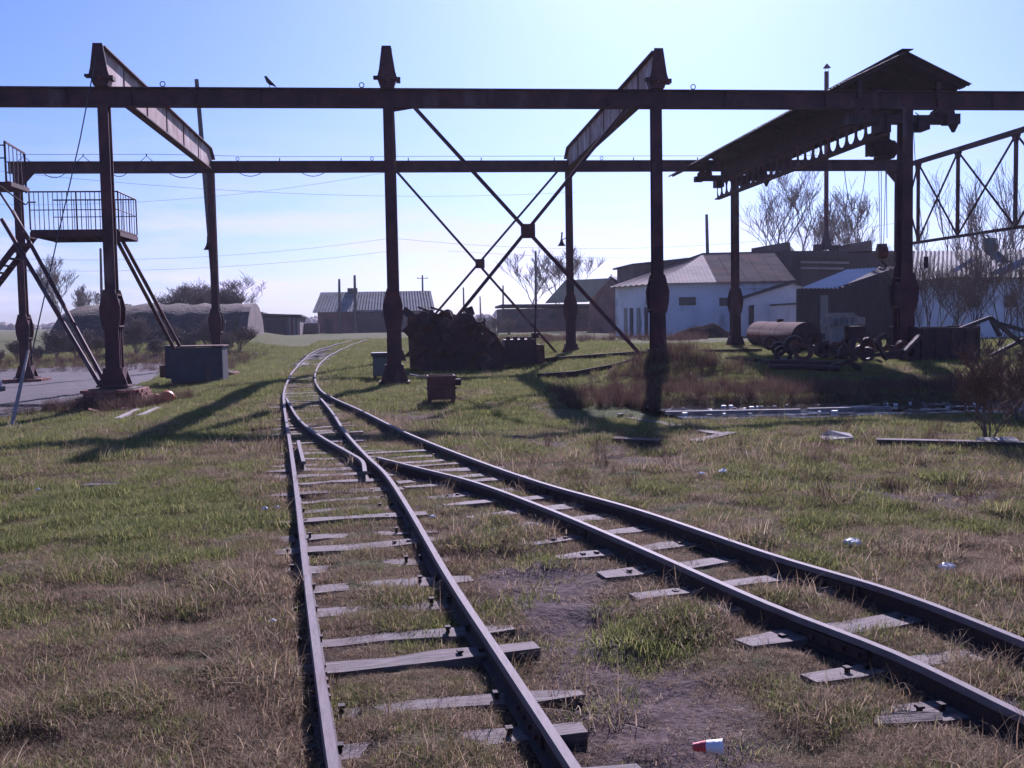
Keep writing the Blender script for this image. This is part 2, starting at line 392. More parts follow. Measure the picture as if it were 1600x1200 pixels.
atl = N.new('ShaderNodeAttribute'); atl.attribute_name = 'lush'
g1 = mixn(atl.outputs['Fac'], g0_.outputs[0], lus.outputs[0])
dirt = ramp(sml.outputs['Fac'], [(.3, (.06,.044,.04)), (.6, (.13,.10,.092)), (.8, (.20,.165,.15))])
at_ = N.new('ShaderNodeAttribute'); at_.attribute_name = 'dirt'
g2 = mixn(at_.outputs['Fac'], g1.outputs[0], dirt.outputs[0])
at2 = N.new('ShaderNodeAttribute'); at2.attribute_name = 'railbed'
ed = ramp(med.outputs['Fac'], [(.3, (.03,.022,.018)), (.7, (.07,.05,.04))])
g3 = mixn(at2.outputs['Fac'], g2.outputs[0], ed.outputs[0])
L.new(g3.outputs[0], b.inputs['Base Color'])
bp = N.new('ShaderNodeBump'); bp.inputs['Strength'].default_value = .9; bp.inputs['Distance'].default_value = .05
n5 = noi(14, 8); L.new(n5.outputs['Fac'], bp.inputs['Height']); L.new(bp.outputs[0], b.inputs['Normal'])
me.materials.append(gm)
go = bpy.data.objects.new('ground', me); COL.objects.link(go); go['kind'] = 'structure'

# road sheet
mb = MB(); n = 60; rv = []
for i in range(n):
    t_ = i/(n-1)*(len(road_near)-1); k = min(int(t_), len(road_near)-2); f_ = t_-k
    A_ = Vector(road_near[k]).lerp(Vector(road_near[k+1]), f_); B_ = Vector(road_far[k]).lerp(Vector(road_far[k+1]), f_)
    A_ += (A_-B_).normalized()*(.12*math.sin(i*1.3)+.08*math.sin(i*3.1)); B_ += (B_-A_).normalized()*(.15*math.sin(i*1.7))
    for q in range(13):
        p = A_.lerp(B_, q/12); rv.append((p.x, p.y, zh(p.x, p.y)+.02))
mb.add(rv, [(i*13+q, i*13+13+q, i*13+14+q, i*13+1+q) for i in range(n-1) for q in range(12)])
mb.build('road', M['asphalt'], smooth=True, kind='structure')

# water in the ditch
wm = bpy.data.materials.new('ditch_water'); wm.use_nodes = True; t = wm.node_tree; N = t.nodes; L = t.links; b = N['Principled BSDF']
b.inputs['Base Color'].default_value = (.02,.02,.02,1); b.inputs['Roughness'].default_value = .04; b.inputs['IOR'].default_value = 1.33
b.inputs['Specular IOR Level'].default_value = .8
tc = N.new('ShaderNodeTexCoord')
n = N.new('ShaderNodeTexNoise'); n.inputs['Scale'].default_value = 5; n.inputs['Detail'].default_value = 9; L.new(tc.outputs['Object'], n.inputs['Vector'])
n9 = N.new('ShaderNodeTexNoise'); n9.inputs['Scale'].default_value = 1.7; n9.inputs['Detail'].default_value = 3; mp9 = N.new('ShaderNodeMapping'); mp9.inputs['Scale'].default_value = (.7,2.6,1)
L.new(tc.outputs['Object'], mp9.inputs[0]); L.new(mp9.outputs[0], n9.inputs['Vector'])
r9 = N.new('ShaderNodeMapRange'); r9.inputs['From Min'].default_value = .53; r9.inputs['From Max'].default_value = .6; r9.inputs['To Min'].default_value = .02; r9.inputs['To Max'].default_value = 1.0; L.new(n9.outputs['Fac'], r9.inputs['Value'])
bp = N.new('ShaderNodeBump'); bp.inputs['Distance'].default_value = .06; L.new(r9.outputs[0], bp.inputs['Strength']); L.new(n.outputs['Fac'], bp.inputs['Height']); L.new(bp.outputs[0], b.inputs['Normal'])
mb = MB(); WZ = -.13; n = 60; wv = []
for i in range(n):
    x_ = 4.6+i*.6
    for k in range(5): wv.append((x_, yditch(x_)-1.5+k*.75, WZ))
mb.add(wv, [(i*5+k, i*5+5+k, i*5+6+k, i*5+1+k) for i in range(n-1) for k in range(4)])
mb.build('ditch_water', wm, kind='structure')

# ------------------------------------------------------------------ rails and sleepers
def rail(line, name, root, z=RT, ends=None):
    prof_side = [(-.023,-.032),(-.008,-.038),(-.008,-.10),(-.042,-.112),(-.042,-.122),(.042,-.122),(.042,-.112),(.008,-.10),(.008,-.038),(.023,-.032)]
    head = [(-.023,-.032),(-.024,-.010),(-.018,-.001),(.018,-.001),(.024,-.010),(.023,-.032)]
    rs = []; hs = []
    for i, p in enumerate(line):
        d = (line[min(i+1, len(line)-1)]-line[max(i-1, 0)]).normalized(); nrm = Vector((d.y, -d.x))
        zz = z+zbase(p.x, p.y)
        rs.append([Vector((p.x+nrm.x*a, p.y+nrm.y*a, zz+c)) for a, c in prof_side])
        hs.append([Vector((p.x+nrm.x*a, p.y+nrm.y*a, zz+c)) for a, c in head])
    r_ = MB().loft(rs).build(name, M['rail_side'], root)
    MB().loft(hs).build('rail_head', M['rail_top'], r_, smooth=True)
    return r_
def zbase(x_, y_):
    return .3*float(sm(45, 90, y_)) + .012*math.sin(x_*1.1+y_*.8)
def off(line, d):
    o = []
    for i, p in enumerate(line):
        t_ = (line[min(i+1, len(line)-1)]-line[max(i-1, 0)]).normalized(); o.append(p+Vector((t_.y, -t_.x))*d)
    return o
trA = thing('railway_track', 'straight narrow gauge track with worn rails running from the foreground to the points', 'railway track', (0,0,0))
trB = thing('railway_track', 'narrow gauge track curving off to the right from the points, with bare sleepers', 'railway track', (0,0,0))
rail(railA_L, 'rail', trA); rail(railA_R, 'rail', trA)
rail(railW, 'wing_rail', trB); rail(check, 'check_rail', trA)
rail(railB_R, 'rail', trB); rail(railB_L, 'rail', trB)
sleeper_meshes = []
for k in range(6):
    bm_ = MB(); wd = .135+.018*(k % 3); ln = 1.42
    segs = 7; rr = random.Random(k)
    rings = []
    for i in range(segs):
        y_ = -ln/2+ln*i/(segs-1)
        j = [rr.uniform(-.008,.008) for _ in range(8)]
        e_ = .012 if i in (0, segs-1) else 0
        rings.append([Vector((q[0]*(wd/2-e_)+j[a_], y_, q[1]+j[a_+4])) for a_, q in enumerate([(-1,-.12),(1,-.12),(1,-.008),(-1,-.008)])])
    # lengthwise along Y
    bm_.loft(rings); me_ = bpy.data.meshes.new('sleeper'); me_.from_pydata(bm_.v, [], bm_.f); me_.update(); me_.materials.append(M['wood']); sleeper_meshes.append(me_)
SLP = []
def sleepers(ctr, root, z, y0, y1, step, rr, s0=0.):
    L_ = 0; nxt = s0; cnt = 0
    for a, b2 in zip(ctr, ctr[1:]):
        d = b2-a; l = d.length
        while nxt <= L_+l:
            p = a+d*((nxt-L_)/l); nxt += step*rr.uniform(.82, 1.2)
            if y0 < p.y < y1:
                o = bpy.data.objects.new('sleeper', rr.choice(sleeper_meshes)); COL.objects.link(o); o.parent = root
                hz = zbase(p.x, p.y)+z+rr.uniform(-.016,.014)
                o.location = (p.x+rr.uniform(-.05,.05), p.y, hz)
                ang = math.atan2(d.y, d.x)+rr.uniform(-.05,.05)
                o.rotation_euler = (rr.uniform(-.01,.01), rr.uniform(-.03,.03), ang); o.scale = (rr.uniform(.8,1.15), rr.uniform(.84,1.0), 1)
                SLP.append((o.location.x, o.location.y, ang, rr.random() < .82)); cnt += 1
        L_ += l
ctrA = off(railA_L, .37); ctrB = off(railB_R, -.37)
# railB runs away to the right and then back: its line goes towards the points
dA = ctrA[5]-railA_L[5]
if dA.x < 0: ctrA = off(railA_L, -.37)
if (ctrB[5]-railB_R[5]).x > 0: ctrB = off(railB_R, .37)
rr = random.Random(5)
sleepers(ctrA, trA, .018, 1.6, 60, .47, rr, .35)
sleepers(ctrB, trB, .026, 1.6, 12.5, .47, rr, .2)
q = MB().box((0,0,-.01), (.018,.018,.04)).box((0,0,.013), (.034,.028,.010)); spk = bpy.data.meshes.new('spike'); spk.from_pydata(q.v, [], q.f); spk.materials.append(M['rail_side'])
for sx, sy, a_, _ in list(SLP):
    if sy > 15: continue
    for v_ in (-.423, -.322, .322, .423):
        o = bpy.data.objects.new('spike', spk); COL.objects.link(o); o.parent = trA if sx < (8.2-sy)*.2 else trB
        o.location = (sx-math.sin(a_)*v_, sy+math.cos(a_)*v_, .012); o.rotation_euler = (0, 0, a_)
for ln_, root, rng in ((railA_L, trA, (4.4, 10.5, 17)), (railA_R, trA, (3.9, 8.6)), (railB_R, trB, (5.6, 9.2, 13)), (railB_L, trB, (4.6, 7.4))):
    for y_ in rng:
        p = curve_at(ln_, y_); q2 = curve_at(ln_, y_+.3)
        if not p or not q2: continue
        d = (q2-p).normalized(); nn_ = Vector((d.y, -d.x, 0)); p3 = Vector((p.x, p.y, RT+zbase(p.x, p.y)-.068)); d3 = Vector((d.x, d.y, 0))
        for sgn in (-1, 1):
            fp_ = MB().bar(p3-d3*.2+nn_*.016*sgn, p3+d3*.2+nn_*.016*sgn, .012, .055).build('fishplate', M['rail_side'], root)
            bb = MB()
            for k_ in (-.15, -.05, .05, .15): bb.box(p3+d3*k_+nn_*.028*sgn, (.02, .02, .02), math.atan2(d.y, d.x))
            bb.build('bolt_rows', M['rustdark'], root, kind='stuff')
SLA = np.array([(s[0], s[1], s[2]) for s in SLP if s[3] and s[1] < 16])
def on_sleeper(x, y):
    o = np.zeros(len(x), bool)
    for sx, sy, a_ in SLA:
        dx, dy = x-sx, y-sy; ca, sa = math.cos(a_), math.sin(a_)
        u = dx*ca+dy*sa; v = -dx*sa+dy*ca
        o |= (np.abs(u) < .11) & (np.abs(v) < (.33 if sx < (8.2-sy)*.2 else .7))
    return o

# ------------------------------------------------------------------ steel gantry (crane runway)
Y1, Y2 = 25.84, 39.65
XS = [-6.94, -.25, 6.42, 12.96, 19.65]
HF, HR = 7.22, 7.56
BF, BR_ = .45, .42
gan = thing('crane_runway', 'rusty steel crane runway frame of tall columns, long beams and diagonal braces over the tracks', 'steel frame', (XS[1], Y1, 0))
def section(z0, z1, w0, w1, t, X, Y, mbx):
    """H-section stanchion piece: two flanges facing the camera side and one web"""
    for sy in (-1, 1):
        mbx.loft([[Vector((X-ww/2, Y+sy*dd/2-t/2, z)), Vector((X+ww/2, Y+sy*dd/2-t/2, z)), Vector((X+ww/2, Y+sy*dd/2+t/2, z)), Vector((X-ww/2, Y+sy*dd/2+t/2, z))]
                 for z, ww, dd in ((z0, w0, w0*1.05), (z1, w1, w1*1.05))])
    d = min(w0, w1)*1.02
    mbx.box((X, Y, (z0+z1)/2), (t, d-t, z1-z0))
def column(X, Y, H, zb, wide=1.0, top=None):
    shaft = MB(); section(zb+2.1, H, .255*wide, .24*wide, .03, X, Y, shaft)
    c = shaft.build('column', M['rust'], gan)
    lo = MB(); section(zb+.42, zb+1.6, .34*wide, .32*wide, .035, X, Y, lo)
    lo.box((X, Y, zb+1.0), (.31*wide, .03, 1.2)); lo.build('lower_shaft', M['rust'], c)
    sp = MB(); rings = []
    for z, ww in ((1.36,.34), (1.62,.46), (1.9,.49), (2.32,.27)):
        rings.append((zb+z, ww*wide))
    for sy in (-1, 1):
        y0 = Y+sy*.225
        poly = [(X-r_[1]/2, y0, r_[0]) for r_ in rings]+[(X+r_[1]/2, y0, r_[0]) for r_ in rings[::-1]]
        sp.prism(poly, (0, .03*sy, 0))
    sp.box((X, Y, zb+1.45), (.40*wide, .44, .04)); sp.box((X, Y, zb+2.2), (.36*wide, .44, .04)); sp.box((X, Y, zb+1.8), (.3*wide, .42, .6))
    sp.build('splice_plate', M['rust'], c)
    for sy in (-1, 1):
        for sx in (-1, 1):
            for z in (1.5, 1.75, 2.05):
                shaft2 = (X+sx*.17*wide, Y+sy*.25, zb+z)
    bolts = MB()
    for sx in (-1, 1):
        for z in (1.5, 1.68, 1.86, 2.06):
            ww = .16 if z < 1.95 else .1
            bolts.box((X+sx*ww*wide, Y-.262, zb+z), (.035, .025, .035))
    bolts.build('bolt_rows', M['rustdark'], c, kind='stuff')
    bs = MB()
    bs.box((X, Y, zb+.02), (.74*wide, .7, .04))
    for sy in (-1, 1):
        bs.prism([(X-.34*wide, Y+sy*.2, zb+.04), (X+.34*wide, Y+sy*.2, zb+.04), (X+.2*wide, Y+sy*.2, zb+.45), (X-.2*wide, Y+sy*.2, zb+.45)], (0, .03*sy, 0))
    for sx in (-1, 1):
        bs.prism([(X+sx*.2*wide, Y-.32, zb+.04), (X+sx*.2*wide, Y+.32, zb+.04), (X+sx*.2*wide, Y+.2, zb+.45), (X+sx*.2*wide, Y-.2, zb+.45)], (.03*sx, 0, 0))
    bs.build('base_plate', M['rust'], c)
    return c
FB = [0.12, .05, .30, .25, .2]
for i, X in enumerate(XS): column(X, Y1, HF-BF, FB[i], 1.15 if i == 3 else 1.0)
RBX = [-13.79]+XS
RB = [-.28, -.18, .0, .12, .28, .28]
for i, X in enumerate(RBX): column(X, Y2, HR-BR_, RB[i], 1.0)
def ibeam(p, q, depth, fl, t=.03, name='beam', mt='rust'):
    p, q = Vector(p), Vector(q); mbx = MB(); u = Vector((0,0,1))
    mbx.bar(p-u*t/2, q-u*t/2, fl, t); mbx.bar(p-u*(depth-t/2), q-u*(depth-t/2), fl, t); mbx.bar(p-u*depth/2, q-u*depth/2, t*.7, depth-2*t)
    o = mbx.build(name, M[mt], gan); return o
# the front beam in three lengths, the rear one in two
prev = -24
for X in (-2.0, 9.6, 27):
    bmo = ibeam((prev+.002, Y1, HF), (X, Y1, HF), BF, .24, .035, 'runway_beam'); 
    st = MB(); xk = prev+1.2
    while xk < X-.5:
        st.box((xk, Y1-.06, HF-BF/2), (.015, .09, BF-.075)); xk += 1.5
    st.build('stiffeners', M['rust'], bmo); prev = X
prev = -14.1
for X in (3.4, 19.9):
    ibeam((prev+.002, Y2, HR), (X, Y2, HR), BR_, .24, .035, 'runway_beam'); prev = X
mb = MB()
for X in RBX[:1]: mb.prism([(X+.15, Y2-.015, HR-BR_), (X+.6, Y2-.015, HR-BR_), (X+.15, Y2-.015, HR-BR_-.5)], (0,.03,0))
mb.prism([(XS[4]-.15, Y2-.015, HR-BR_), (XS[4]-.6, Y2-.015, HR-BR_), (XS[4]-.15, Y2-.015, HR-BR_-.5)], (0,.03,0))
mb.build('corner_gusset', M['rust'], gan)
# cross beams on the columns, deep plate girders with raking ends
for X in XS[:3]:
    y0, y1 = Y1-.35, Y2+.3; zt0, zt1 = 8.14, 8.0; zb0, zb1 = 7.26, 7.22
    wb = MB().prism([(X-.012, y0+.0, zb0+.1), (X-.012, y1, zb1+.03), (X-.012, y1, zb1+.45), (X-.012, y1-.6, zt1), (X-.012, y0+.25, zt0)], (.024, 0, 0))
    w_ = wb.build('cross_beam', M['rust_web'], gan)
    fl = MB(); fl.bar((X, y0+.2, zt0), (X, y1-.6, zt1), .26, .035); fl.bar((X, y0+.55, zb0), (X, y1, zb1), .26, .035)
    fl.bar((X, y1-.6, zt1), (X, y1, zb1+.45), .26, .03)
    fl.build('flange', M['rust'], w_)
    MB().prism([(X-.25, y0, zb0+.12), (X+.25, y0, zb0+.12), (X+.2, y0, zb0+.3), (X+.11, y0, zt0+.03), (X-.11, y0, zt0+.03), (X-.19, y0, zb0+.35)], (0, .03, 0)).build('end_plate', M['rust'], w_)
    MB().prism([(X-.16, y0+.1, zb0-.04), (X+.16, y0+.1, zb0-.04), (X+.24, y0+.1, zb0+.2), (X-.24, y0+.1, zb0+.2)], (0, .3, 0)).build('bearing_block', M['rust'], w_)
    MB().box((X-.26, y0+.1, zb0+.17), (.14, .2, .06)).build('bracket', M['rust'], w_); MB().box((X+.27, y0+.12, zb0+.12), (.1, .25, .1)).build('bracket', M['rust'], w_)
    for k in range(5):
        yk = y0+2.2+k*2.4; f_ = (yk-y0)/(y1-y0)
        MB().box((X, yk, (zb0+zt0)/2-.09*f_), (.07, .014, .8)).build('stiffener', M['rust'], w_)
# crossed braces of the bay to the right of the middle column
def xbrace(pa, pb, pc, pd, plate, r, root_name='brace'):
    ctr = (pa+pb+pc+pd)/4
    a1 = (pb-pa).normalized(); a2 = (pd-pc).normalized()
    for a_, b2, o_ in ((pa, pb, -.03), (pc, pd, .03)):
        d = (b2-a_).normalized(); Lh = (b2-a_).length; mid = plate[1]
        k = (plate[0]-a_).dot(d)
        for s0, s1 in ((0, k-plate[1]*.55), (k+plate[1]*.55, Lh)):
            MB().bar(a_+d*s0+Vector((0,o_,0)), a_+d*s1+Vector((0,o_,0)), r, r).build('brace', M['rust'], gan)
    MB().box(plate[0], (plate[1]*1.25, .09, plate[1]*1.25)).build('gusset_plate', M['rust'], gan)
xbrace(at(640,160,Y1), at(1022,578,Y1), at(992,152,Y1), at(700,512,Y1), (at(825,361,Y1), .28), .085)
xbrace(at(617,265,Y2), at(870,552,Y2), at(876,262,Y2), at(655,520,Y2), (at(750,412,Y2), .28), .085)
mb = MB(); mb.prism([(XS[1]+.14, Y1-.02, HF-BF), (XS[1]+.75, Y1-.02, HF-BF), (XS[1]+.14, Y1-.02, HF-BF-.1)], (0,.02,0)); mb.build('corner_gusset', M['rust'], gan)
# end truss between the last rear column and the front row
tz0, tz1 = 7.17, 4.45
ty = [Y2, Y2-1.55, Y2-4.4, Y2-7.9, Y2-11.2, Y1]
mb = MB(); X = XS[4]
MB().bar((X, Y2, at(1430,262,Y2).z), (X, Y1, at(1430,262,Y2).z), .16, .16).build('truss_chord', M['rust'], gan)
tz0 = at(1430,262,Y2).z; tz1 = at(1430,383,Y2).z
MB().bar((X, Y2, tz1), (X, Y1, tz1), .1, .1).build('truss_chord', M['rust'], gan)
for k in range(1, 5):
    MB().bar((X, ty[k], tz1+.05), (X, ty[k], tz0-.08), .1, .1).build('truss_post', M['rust'], gan)
    MB().prism([(X-.02, ty[k]-.25, tz0-.08), (X-.02, ty[k]+.25, tz0-.08), (X-.02, ty[k]+.09, tz0-.34), (X-.02, ty[k]-.09, tz0-.34)], (.04,0,0)).build('gusset_plate', M['rust'], gan)
for k in range(5):
    for za, zb_ in ((tz0-.1, tz1), (tz1, tz0-.1)):
        MB().bar((X+(.02 if za > zb_ else -.02), ty[k], za), (X+(.02 if za > zb_ else -.02), ty[k+1], zb_), .05, .05).build('brace', M['rust'], gan)
# small fittings: lifting eyes, wire holders, festoon cable, insulators
def ring(c, r, t=.012):
    pts = [Vector(c)+Vector((math.cos(a_)*r, 0, math.sin(a_)*r)) for a_ in [2*math.pi*k/12 for k in range(13)]]
    return MB().tube(pts, t, 5, cap=False)
for px, Y, H in ((254, Y1, HF), (565, Y1, HF), (1083, Y1, HF), (581, Y2, HR), (940, Y2, HR), (371, Y2, HR)):
    c = at(px, 130 if Y == Y1 else 247, Y); ring((c.x, Y, H+.09), .06).build('lifting_eye', M['rust'], gan)
for px in (37, 130, 229):
    c = at(px, 245, Y2); mb = MB().tube([(c.x-.22, Y2, HR), (c.x, Y2, HR+.2), (c.x+.22, Y2, HR)], .014, 5); mb.tube([(c.x, Y2, HR+.2), (c.x, Y2, HR+.28)], .022, 5)
    mb.build('wire_hanger', M['rust'], gan)
for px in (437, 533, 638, 752, 866, 990, 1090):
    c = at(px, 247, Y2); MB().tube([(c.x, Y2, HR), (c.x, Y2, HR+.12)], .02, 5).build('wire_clip', M['rust'], gan)
pts = [(x_, Y2-.02, HR+.26-.09*sm(-9, -5, x_)) for x_ in np.linspace(-13.8, 17, 20)]
MB().tube(pts, .008, 4).build('trolley_wire', M['cable'], gan)
for a_, b2, s_ in ((66,104,.2), (172,200,.16), (262,310,.2), (372,410,.15), (470,508,.15)):
    p, q = at(a_,269,Y2-.1), at(b2,269,Y2-.1)
    pts = [p.lerp(q, k/10)-Vector((0,0,s_*4*(k/10)*(1-k/10)*1.0)) for k in range(11)]
    MB().tube(pts, .014, 5).build('festoon_cable', M['cable'], gan)
for px, py in ((327, 386), (880, 380)):
    c = at(px, py, Y2-.22)
    mb = MB().tube([c+Vector((-.06,0,-.1)), c+Vector((-.06,0,-.02)), c+Vector((-.06,0,.06)), c+Vector((-.06,0,.14))], [.16, .1, .06, .04], 10)
    mb.bar(c+Vector((-.06,0,.12)), c+Vector((.12,.1,.2)), .03, .03); mb.tube([c+Vector((-.06,0,.14)), c+Vector((-.04,0,.42))], .03, 6)
    mb.build('bell_lamp', M['rustdark'], gan)

# brick footings: things the columns stand on, brick by brick
def footing(X, Y, zt, zb, w_, d_, label, rr_, name='brick_footing', mt='brick'):
    root = thing(name, label, 'footing', (X, Y, zb), 'brick footings under the columns')
    bl, bh, bw = .25, .085, .12
    base = bpy.data.meshes.new('brick'); q = MB().box((0,0,0), (bl-.012, bw, bh-.012)); base.from_pydata(q.v, [], q.f); base.materials.append(M[mt])
    rows = max(2, int((zt-zb)/bh))
    MB().box((X, Y, (zt+zb)/2-.01), (w_-.2, d_-.2, zt-zb-.02)).build('core', M['earth'], root)
    for r_ in range(rows):
        z = zb+bh*(r_+.5); sh = (r_ % 2)*.125; grow = (rows-r_-1)*.03
        for side in range(4):
            Ls = (w_ if side % 2 == 0 else d_)+grow*2; nb = int(Ls/bl)
            for k in range(nb):
                if rr_.random() < .12 and r_ > rows*.5: continue
                u = -Ls/2+bl*(k+.5)+sh*.6; jj = rr_.uniform(-.02, .02)
                o = bpy.data.objects.new('brick', base); COL.objects.link(o); o.parent = root
                if side == 0: p = (u, -d_/2-grow+jj); a_ = 0
                elif side == 2: p = (u, d_/2+grow+jj); a_ = 0
                elif side == 1: p = (w_/2+grow+jj, u); a_ = math.pi/2
                else: p = (-w_/2-grow+jj, u); a_ = math.pi/2
                o.location = (p[0], p[1], z-zb); o.rotation_euler = (0, 0, a_+rr_.uniform(-.05, .05))
    return root
rr = random.Random(3)
footing(XS[0], Y1, FB[0]-.01, zh(XS[0], Y1)-.15, 1.25, 1.15, 'crumbling brick footing under the front left column beside the orange float', rr)
footing(RBX[0], Y2, RB[0]-.01, zh(RBX[0], Y2)-.12, 1.3, 1.1, 'brick footing under the leftmost rear column on the road edge', rr)
footing(RBX[1], Y2, RB[1]-.01, zh(RBX[1], Y2)-.12, 1.3, 1.1, 'brick footing behind the grey cabinet under the rear left column', rr)
# loose bricks fallen from the first footing
bm_ = bpy.data.meshes.new('loose_brick'); q = MB().box((0,0,0), (.25,.12,.07)); bm_.from_pydata(q.v, [], q.f); bm_.materials.append(M['brick'])
for k in range(16):
    x_ = XS[0]+rr.uniform(-1.4, 1.5); y_ = Y1-rr.uniform(.75, 1.7)
    o = bpy.data.objects.new('loose_brick', bm_); COL.objects.link(o); o.location = (x_, y_, zh(x_, y_)+.04)
    o.rotation_euler = (rr.uniform(-.3,.3), rr.uniform(-.3,.3), rr.uniform(0,3)); tag(o, 'loose red brick fallen in the grass before the front left footing', 'brick', 'loose bricks below the front left footing')

# ------------------------------------------------------------------ roofed crane bridge
yr0, yr1 = Y1-.55, 42.3
rc = at(1418, 80, yr0); XC = rc.x; ZR = rc.z; ZE = at(1515, 131, yr0).z; HW = 1.72
cr_ = thing('bridge_crane', 'roofed travelling crane with a perforated girder slung under the runway beams at right', 'crane', (XC, yr0, 6))
def corr(p0, p1, q0, q1, n, amp, name, mt, root, kind=None, th=.02):
    """corrugated sheet between edge p0-p1 (along the waves' run) and q0-q1, with thickness"""
    p0, p1, q0, q1 = map(Vector, (p0, p1, q0, q1)); nn_ = (p1-p0).cross(q0-p0).normalized()
    if nn_.z < 0: nn_ = -nn_
    vs_ = []; f_ = []
    for i in range(n+1):
        t_ = i/n; w_ = amp*(math.sin(i*math.pi/2))
        a_ = p0.lerp(p1, t_); b2 = q0.lerp(q1, t_)
        for s_ in (0, -th): vs_ += [a_+nn_*(w_+s_), b2+nn_*(w_+s_)]
    for i in range(n):
        o_ = i*4; f_ += [(o_, o_+4, o_+5, o_+1), (o_+2, o_+3, o_+7, o_+6), (o_, o_+2, o_+6, o_+4), (o_+1, o_+5, o_+7, o_+3)]
    f_ += [(0,1,3,2), (n*4, n*4+2, n*4+3, n*4+1)]
    return MB().add(vs_, f_).build(name, M[mt], root, kind=kind)
nw = 4*84
for sx in (-1, 1):
    nseg = 6
    for k in range(nseg):
        ya = yr0+(yr1-yr0)*k/nseg; yb = yr0+(yr1-yr0)*(k+1)/nseg+.06; dz = .006*(k % 2)
        corr((XC, ya, ZR+dz), (XC, yb, ZR+dz), (XC+sx*HW, ya, ZE+dz), (XC+sx*HW, yb, ZE+dz), nw//nseg, .022, 'roof_sheet', 'rustdark', cr_, th=.012)
MB().bar((XC, yr0-.02, ZR+.05), (XC, yr1, ZR+.05), .3, .02).build('ridge_cap', M['rustdark'], cr_)
for k in range(8):
    yy = yr0+.3+(yr1-yr0-.6)*k/7; mb = MB()
    mb.bar((XC, yy, ZR-.07), (XC-HW*.95, yy, ZE-.03), .05, .07); mb.bar((XC, yy, ZR-.07), (XC+HW*.95, yy, ZE-.03), .05, .07)
    mb.build('rafter', M['rustdark'], cr_)
gz0, gz1 = at(1405, 216, Y1+.3).z, HF-BF-.01
def castellated(X, root):
    web = MB(); ya, yb = Y1-.3, Y2+.2; n = 24; cw = (yb-ya)/n; zc = (gz0+gz1)/2-.02; hh = (gz1-gz0)/2-.02
    for i in range(n):
        yc = ya+cw*(i+.5); K = 12
        for s_, (x0) in ((1, X+.008), (-1, X-.008)):
            outer = []; inner = []
            for k in range(K):
                a_ = 2*math.pi*(k+.5)/K; c_, sn = math.cos(a_), math.sin(a_); m_ = max(abs(c_)/(cw/2), abs(sn)/hh)
                outer.append((x0, yc+c_/m_, zc+sn/m_)); inner.append((x0, yc+c_*cw*.38, zc+sn*hh*.72))
            web.add(outer+inner, [(k, (k+1) % K, K+(k+1) % K, K+k) for k in range(K)])
    w_ = web.build('girder', M['rust'], root)
    ff = MB(); ff.bar((X, ya, gz1), (X, yb, gz1+.0), .18, .03); ff.bar((X, ya, gz0), (X, yb, gz0), .2, .05)
    ff.build('flange', M['rust'], w_)
castellated(XC-.42, cr_)
MB().bar((XC+.62, Y1+.3, ZE-.12), (XC+.62, Y2-.3, ZE-.12), .16, .14).build('girder', M['rust'], cr_)
# upper plates that carry the roof above the girder, between the runway beams
MB().box((XC-.42, (Y1+Y2)/2, (gz1+ZE)/2+.06), (.02, Y2-Y1-.6, ZE-gz1+.05)).build('web_plate', M['rustdark'], cr_)
for Y, s_ in ((Y1, 1), (Y2, -1)):
    zc = (HF-BF if Y == Y1 else HR-BR_)
    mb = MB(); mb.box((XC+.1, Y, zc-.27), (2.5, .3, .2)); mb.box((XC-.42, Y, zc-.45), (.3, .5, .35)); mb.box((XC+.62, Y, zc-.4), (.3, .5, .3))
    ec = mb.build('end_carriage', M['rustdark'], cr_)
    for dx in (-1.1, -.85, 1.1, 1.35):
        for sy in (-.13, .13):
            MB().tube([(XC+dx, Y+sy-.04, zc-.12), (XC+dx, Y+sy+.04, zc-.12)], .13, 14).build('wheel', M['rust'], ec)
    MB().box((XC+1.35, Y-.2, zc-.30), (.36, .3, .26)).tube([(XC+1.42, Y-.2, zc-.42), (XC+1.42, Y-.2, zc-.62)], [.14, .04], 8).build('drive_motor', M['rustdark'], ec)
    MB().box((XC-1.25, Y-.1, zc-.32), (.3, .3, .2)).build('drive_motor', M['rustdark'], ec)
    for dx in (-1.5, 1.5):
        MB().box((XC+dx*.7, Y-.1, (zc+ZE)/2+.2), (.12, .12, ZE-zc-.1)).build('roof_post', M['rustdark'], cr_)
hc = at(1373, 232, Y1+1.9)
hz_ = hc.z
mb = MB().tube([hc+Vector((-.22,0,.02)), hc+Vector((.28,0,.02))], .25, 18)
hst = mb.build('hoist', M['rustdark'], cr_, smooth=True)
MB().tube([hc+Vector((.28,0,-.03)), hc+Vector((.42,0,-.03)), hc+Vector((.5,0,-.03))], [.27,.25,.14], 16).build('motor', M['rustdark'], hst, smooth=True)
MB().box(hc+Vector((0,0,.33)), (.5,.3,.16)).box(hc+Vector((-.26,0,.0)), (.08,.4,.4)).box(hc+Vector((.1,0,-.27)), (.36,.3,.1)).build('trolley_frame', M['rustdark'], hst)
hk = at(1378, 382, Y1+1.9)
for dx in (-.07, .07, -.02):
    MB().tube([(hk.x+dx*1.6, hc.y, hc.z-.25), (hk.x+dx*.7, hc.y, hk.z)], .01, 4).build('hoist_rope', M['cable'], cr_)
mb = MB().tube([(hk.x-.1, hc.y, hk.z-.2), (hk.x+.1, hc.y, hk.z-.2)], .19, 18); hb = mb.build('hook_block', M['rustred'], cr_, smooth=True)
MB().box((hk.x, hc.y, hk.z-.2), (.26,.1,.44)).build('cheek_plate', M['hookpaint'], hb)
pts = [(hk.x, hc.y, hk.z-.4), (hk.x, hc.y, hk.z-.5)]+[(hk.x+.02+.1*math.sin(a_), hc.y, hk.z-.6+.1*math.cos(a_)) for a_ in np.linspace(0, 4.4, 9)]
MB().tube(pts, .03, 6).build('hook', M['rustdark'], hb)
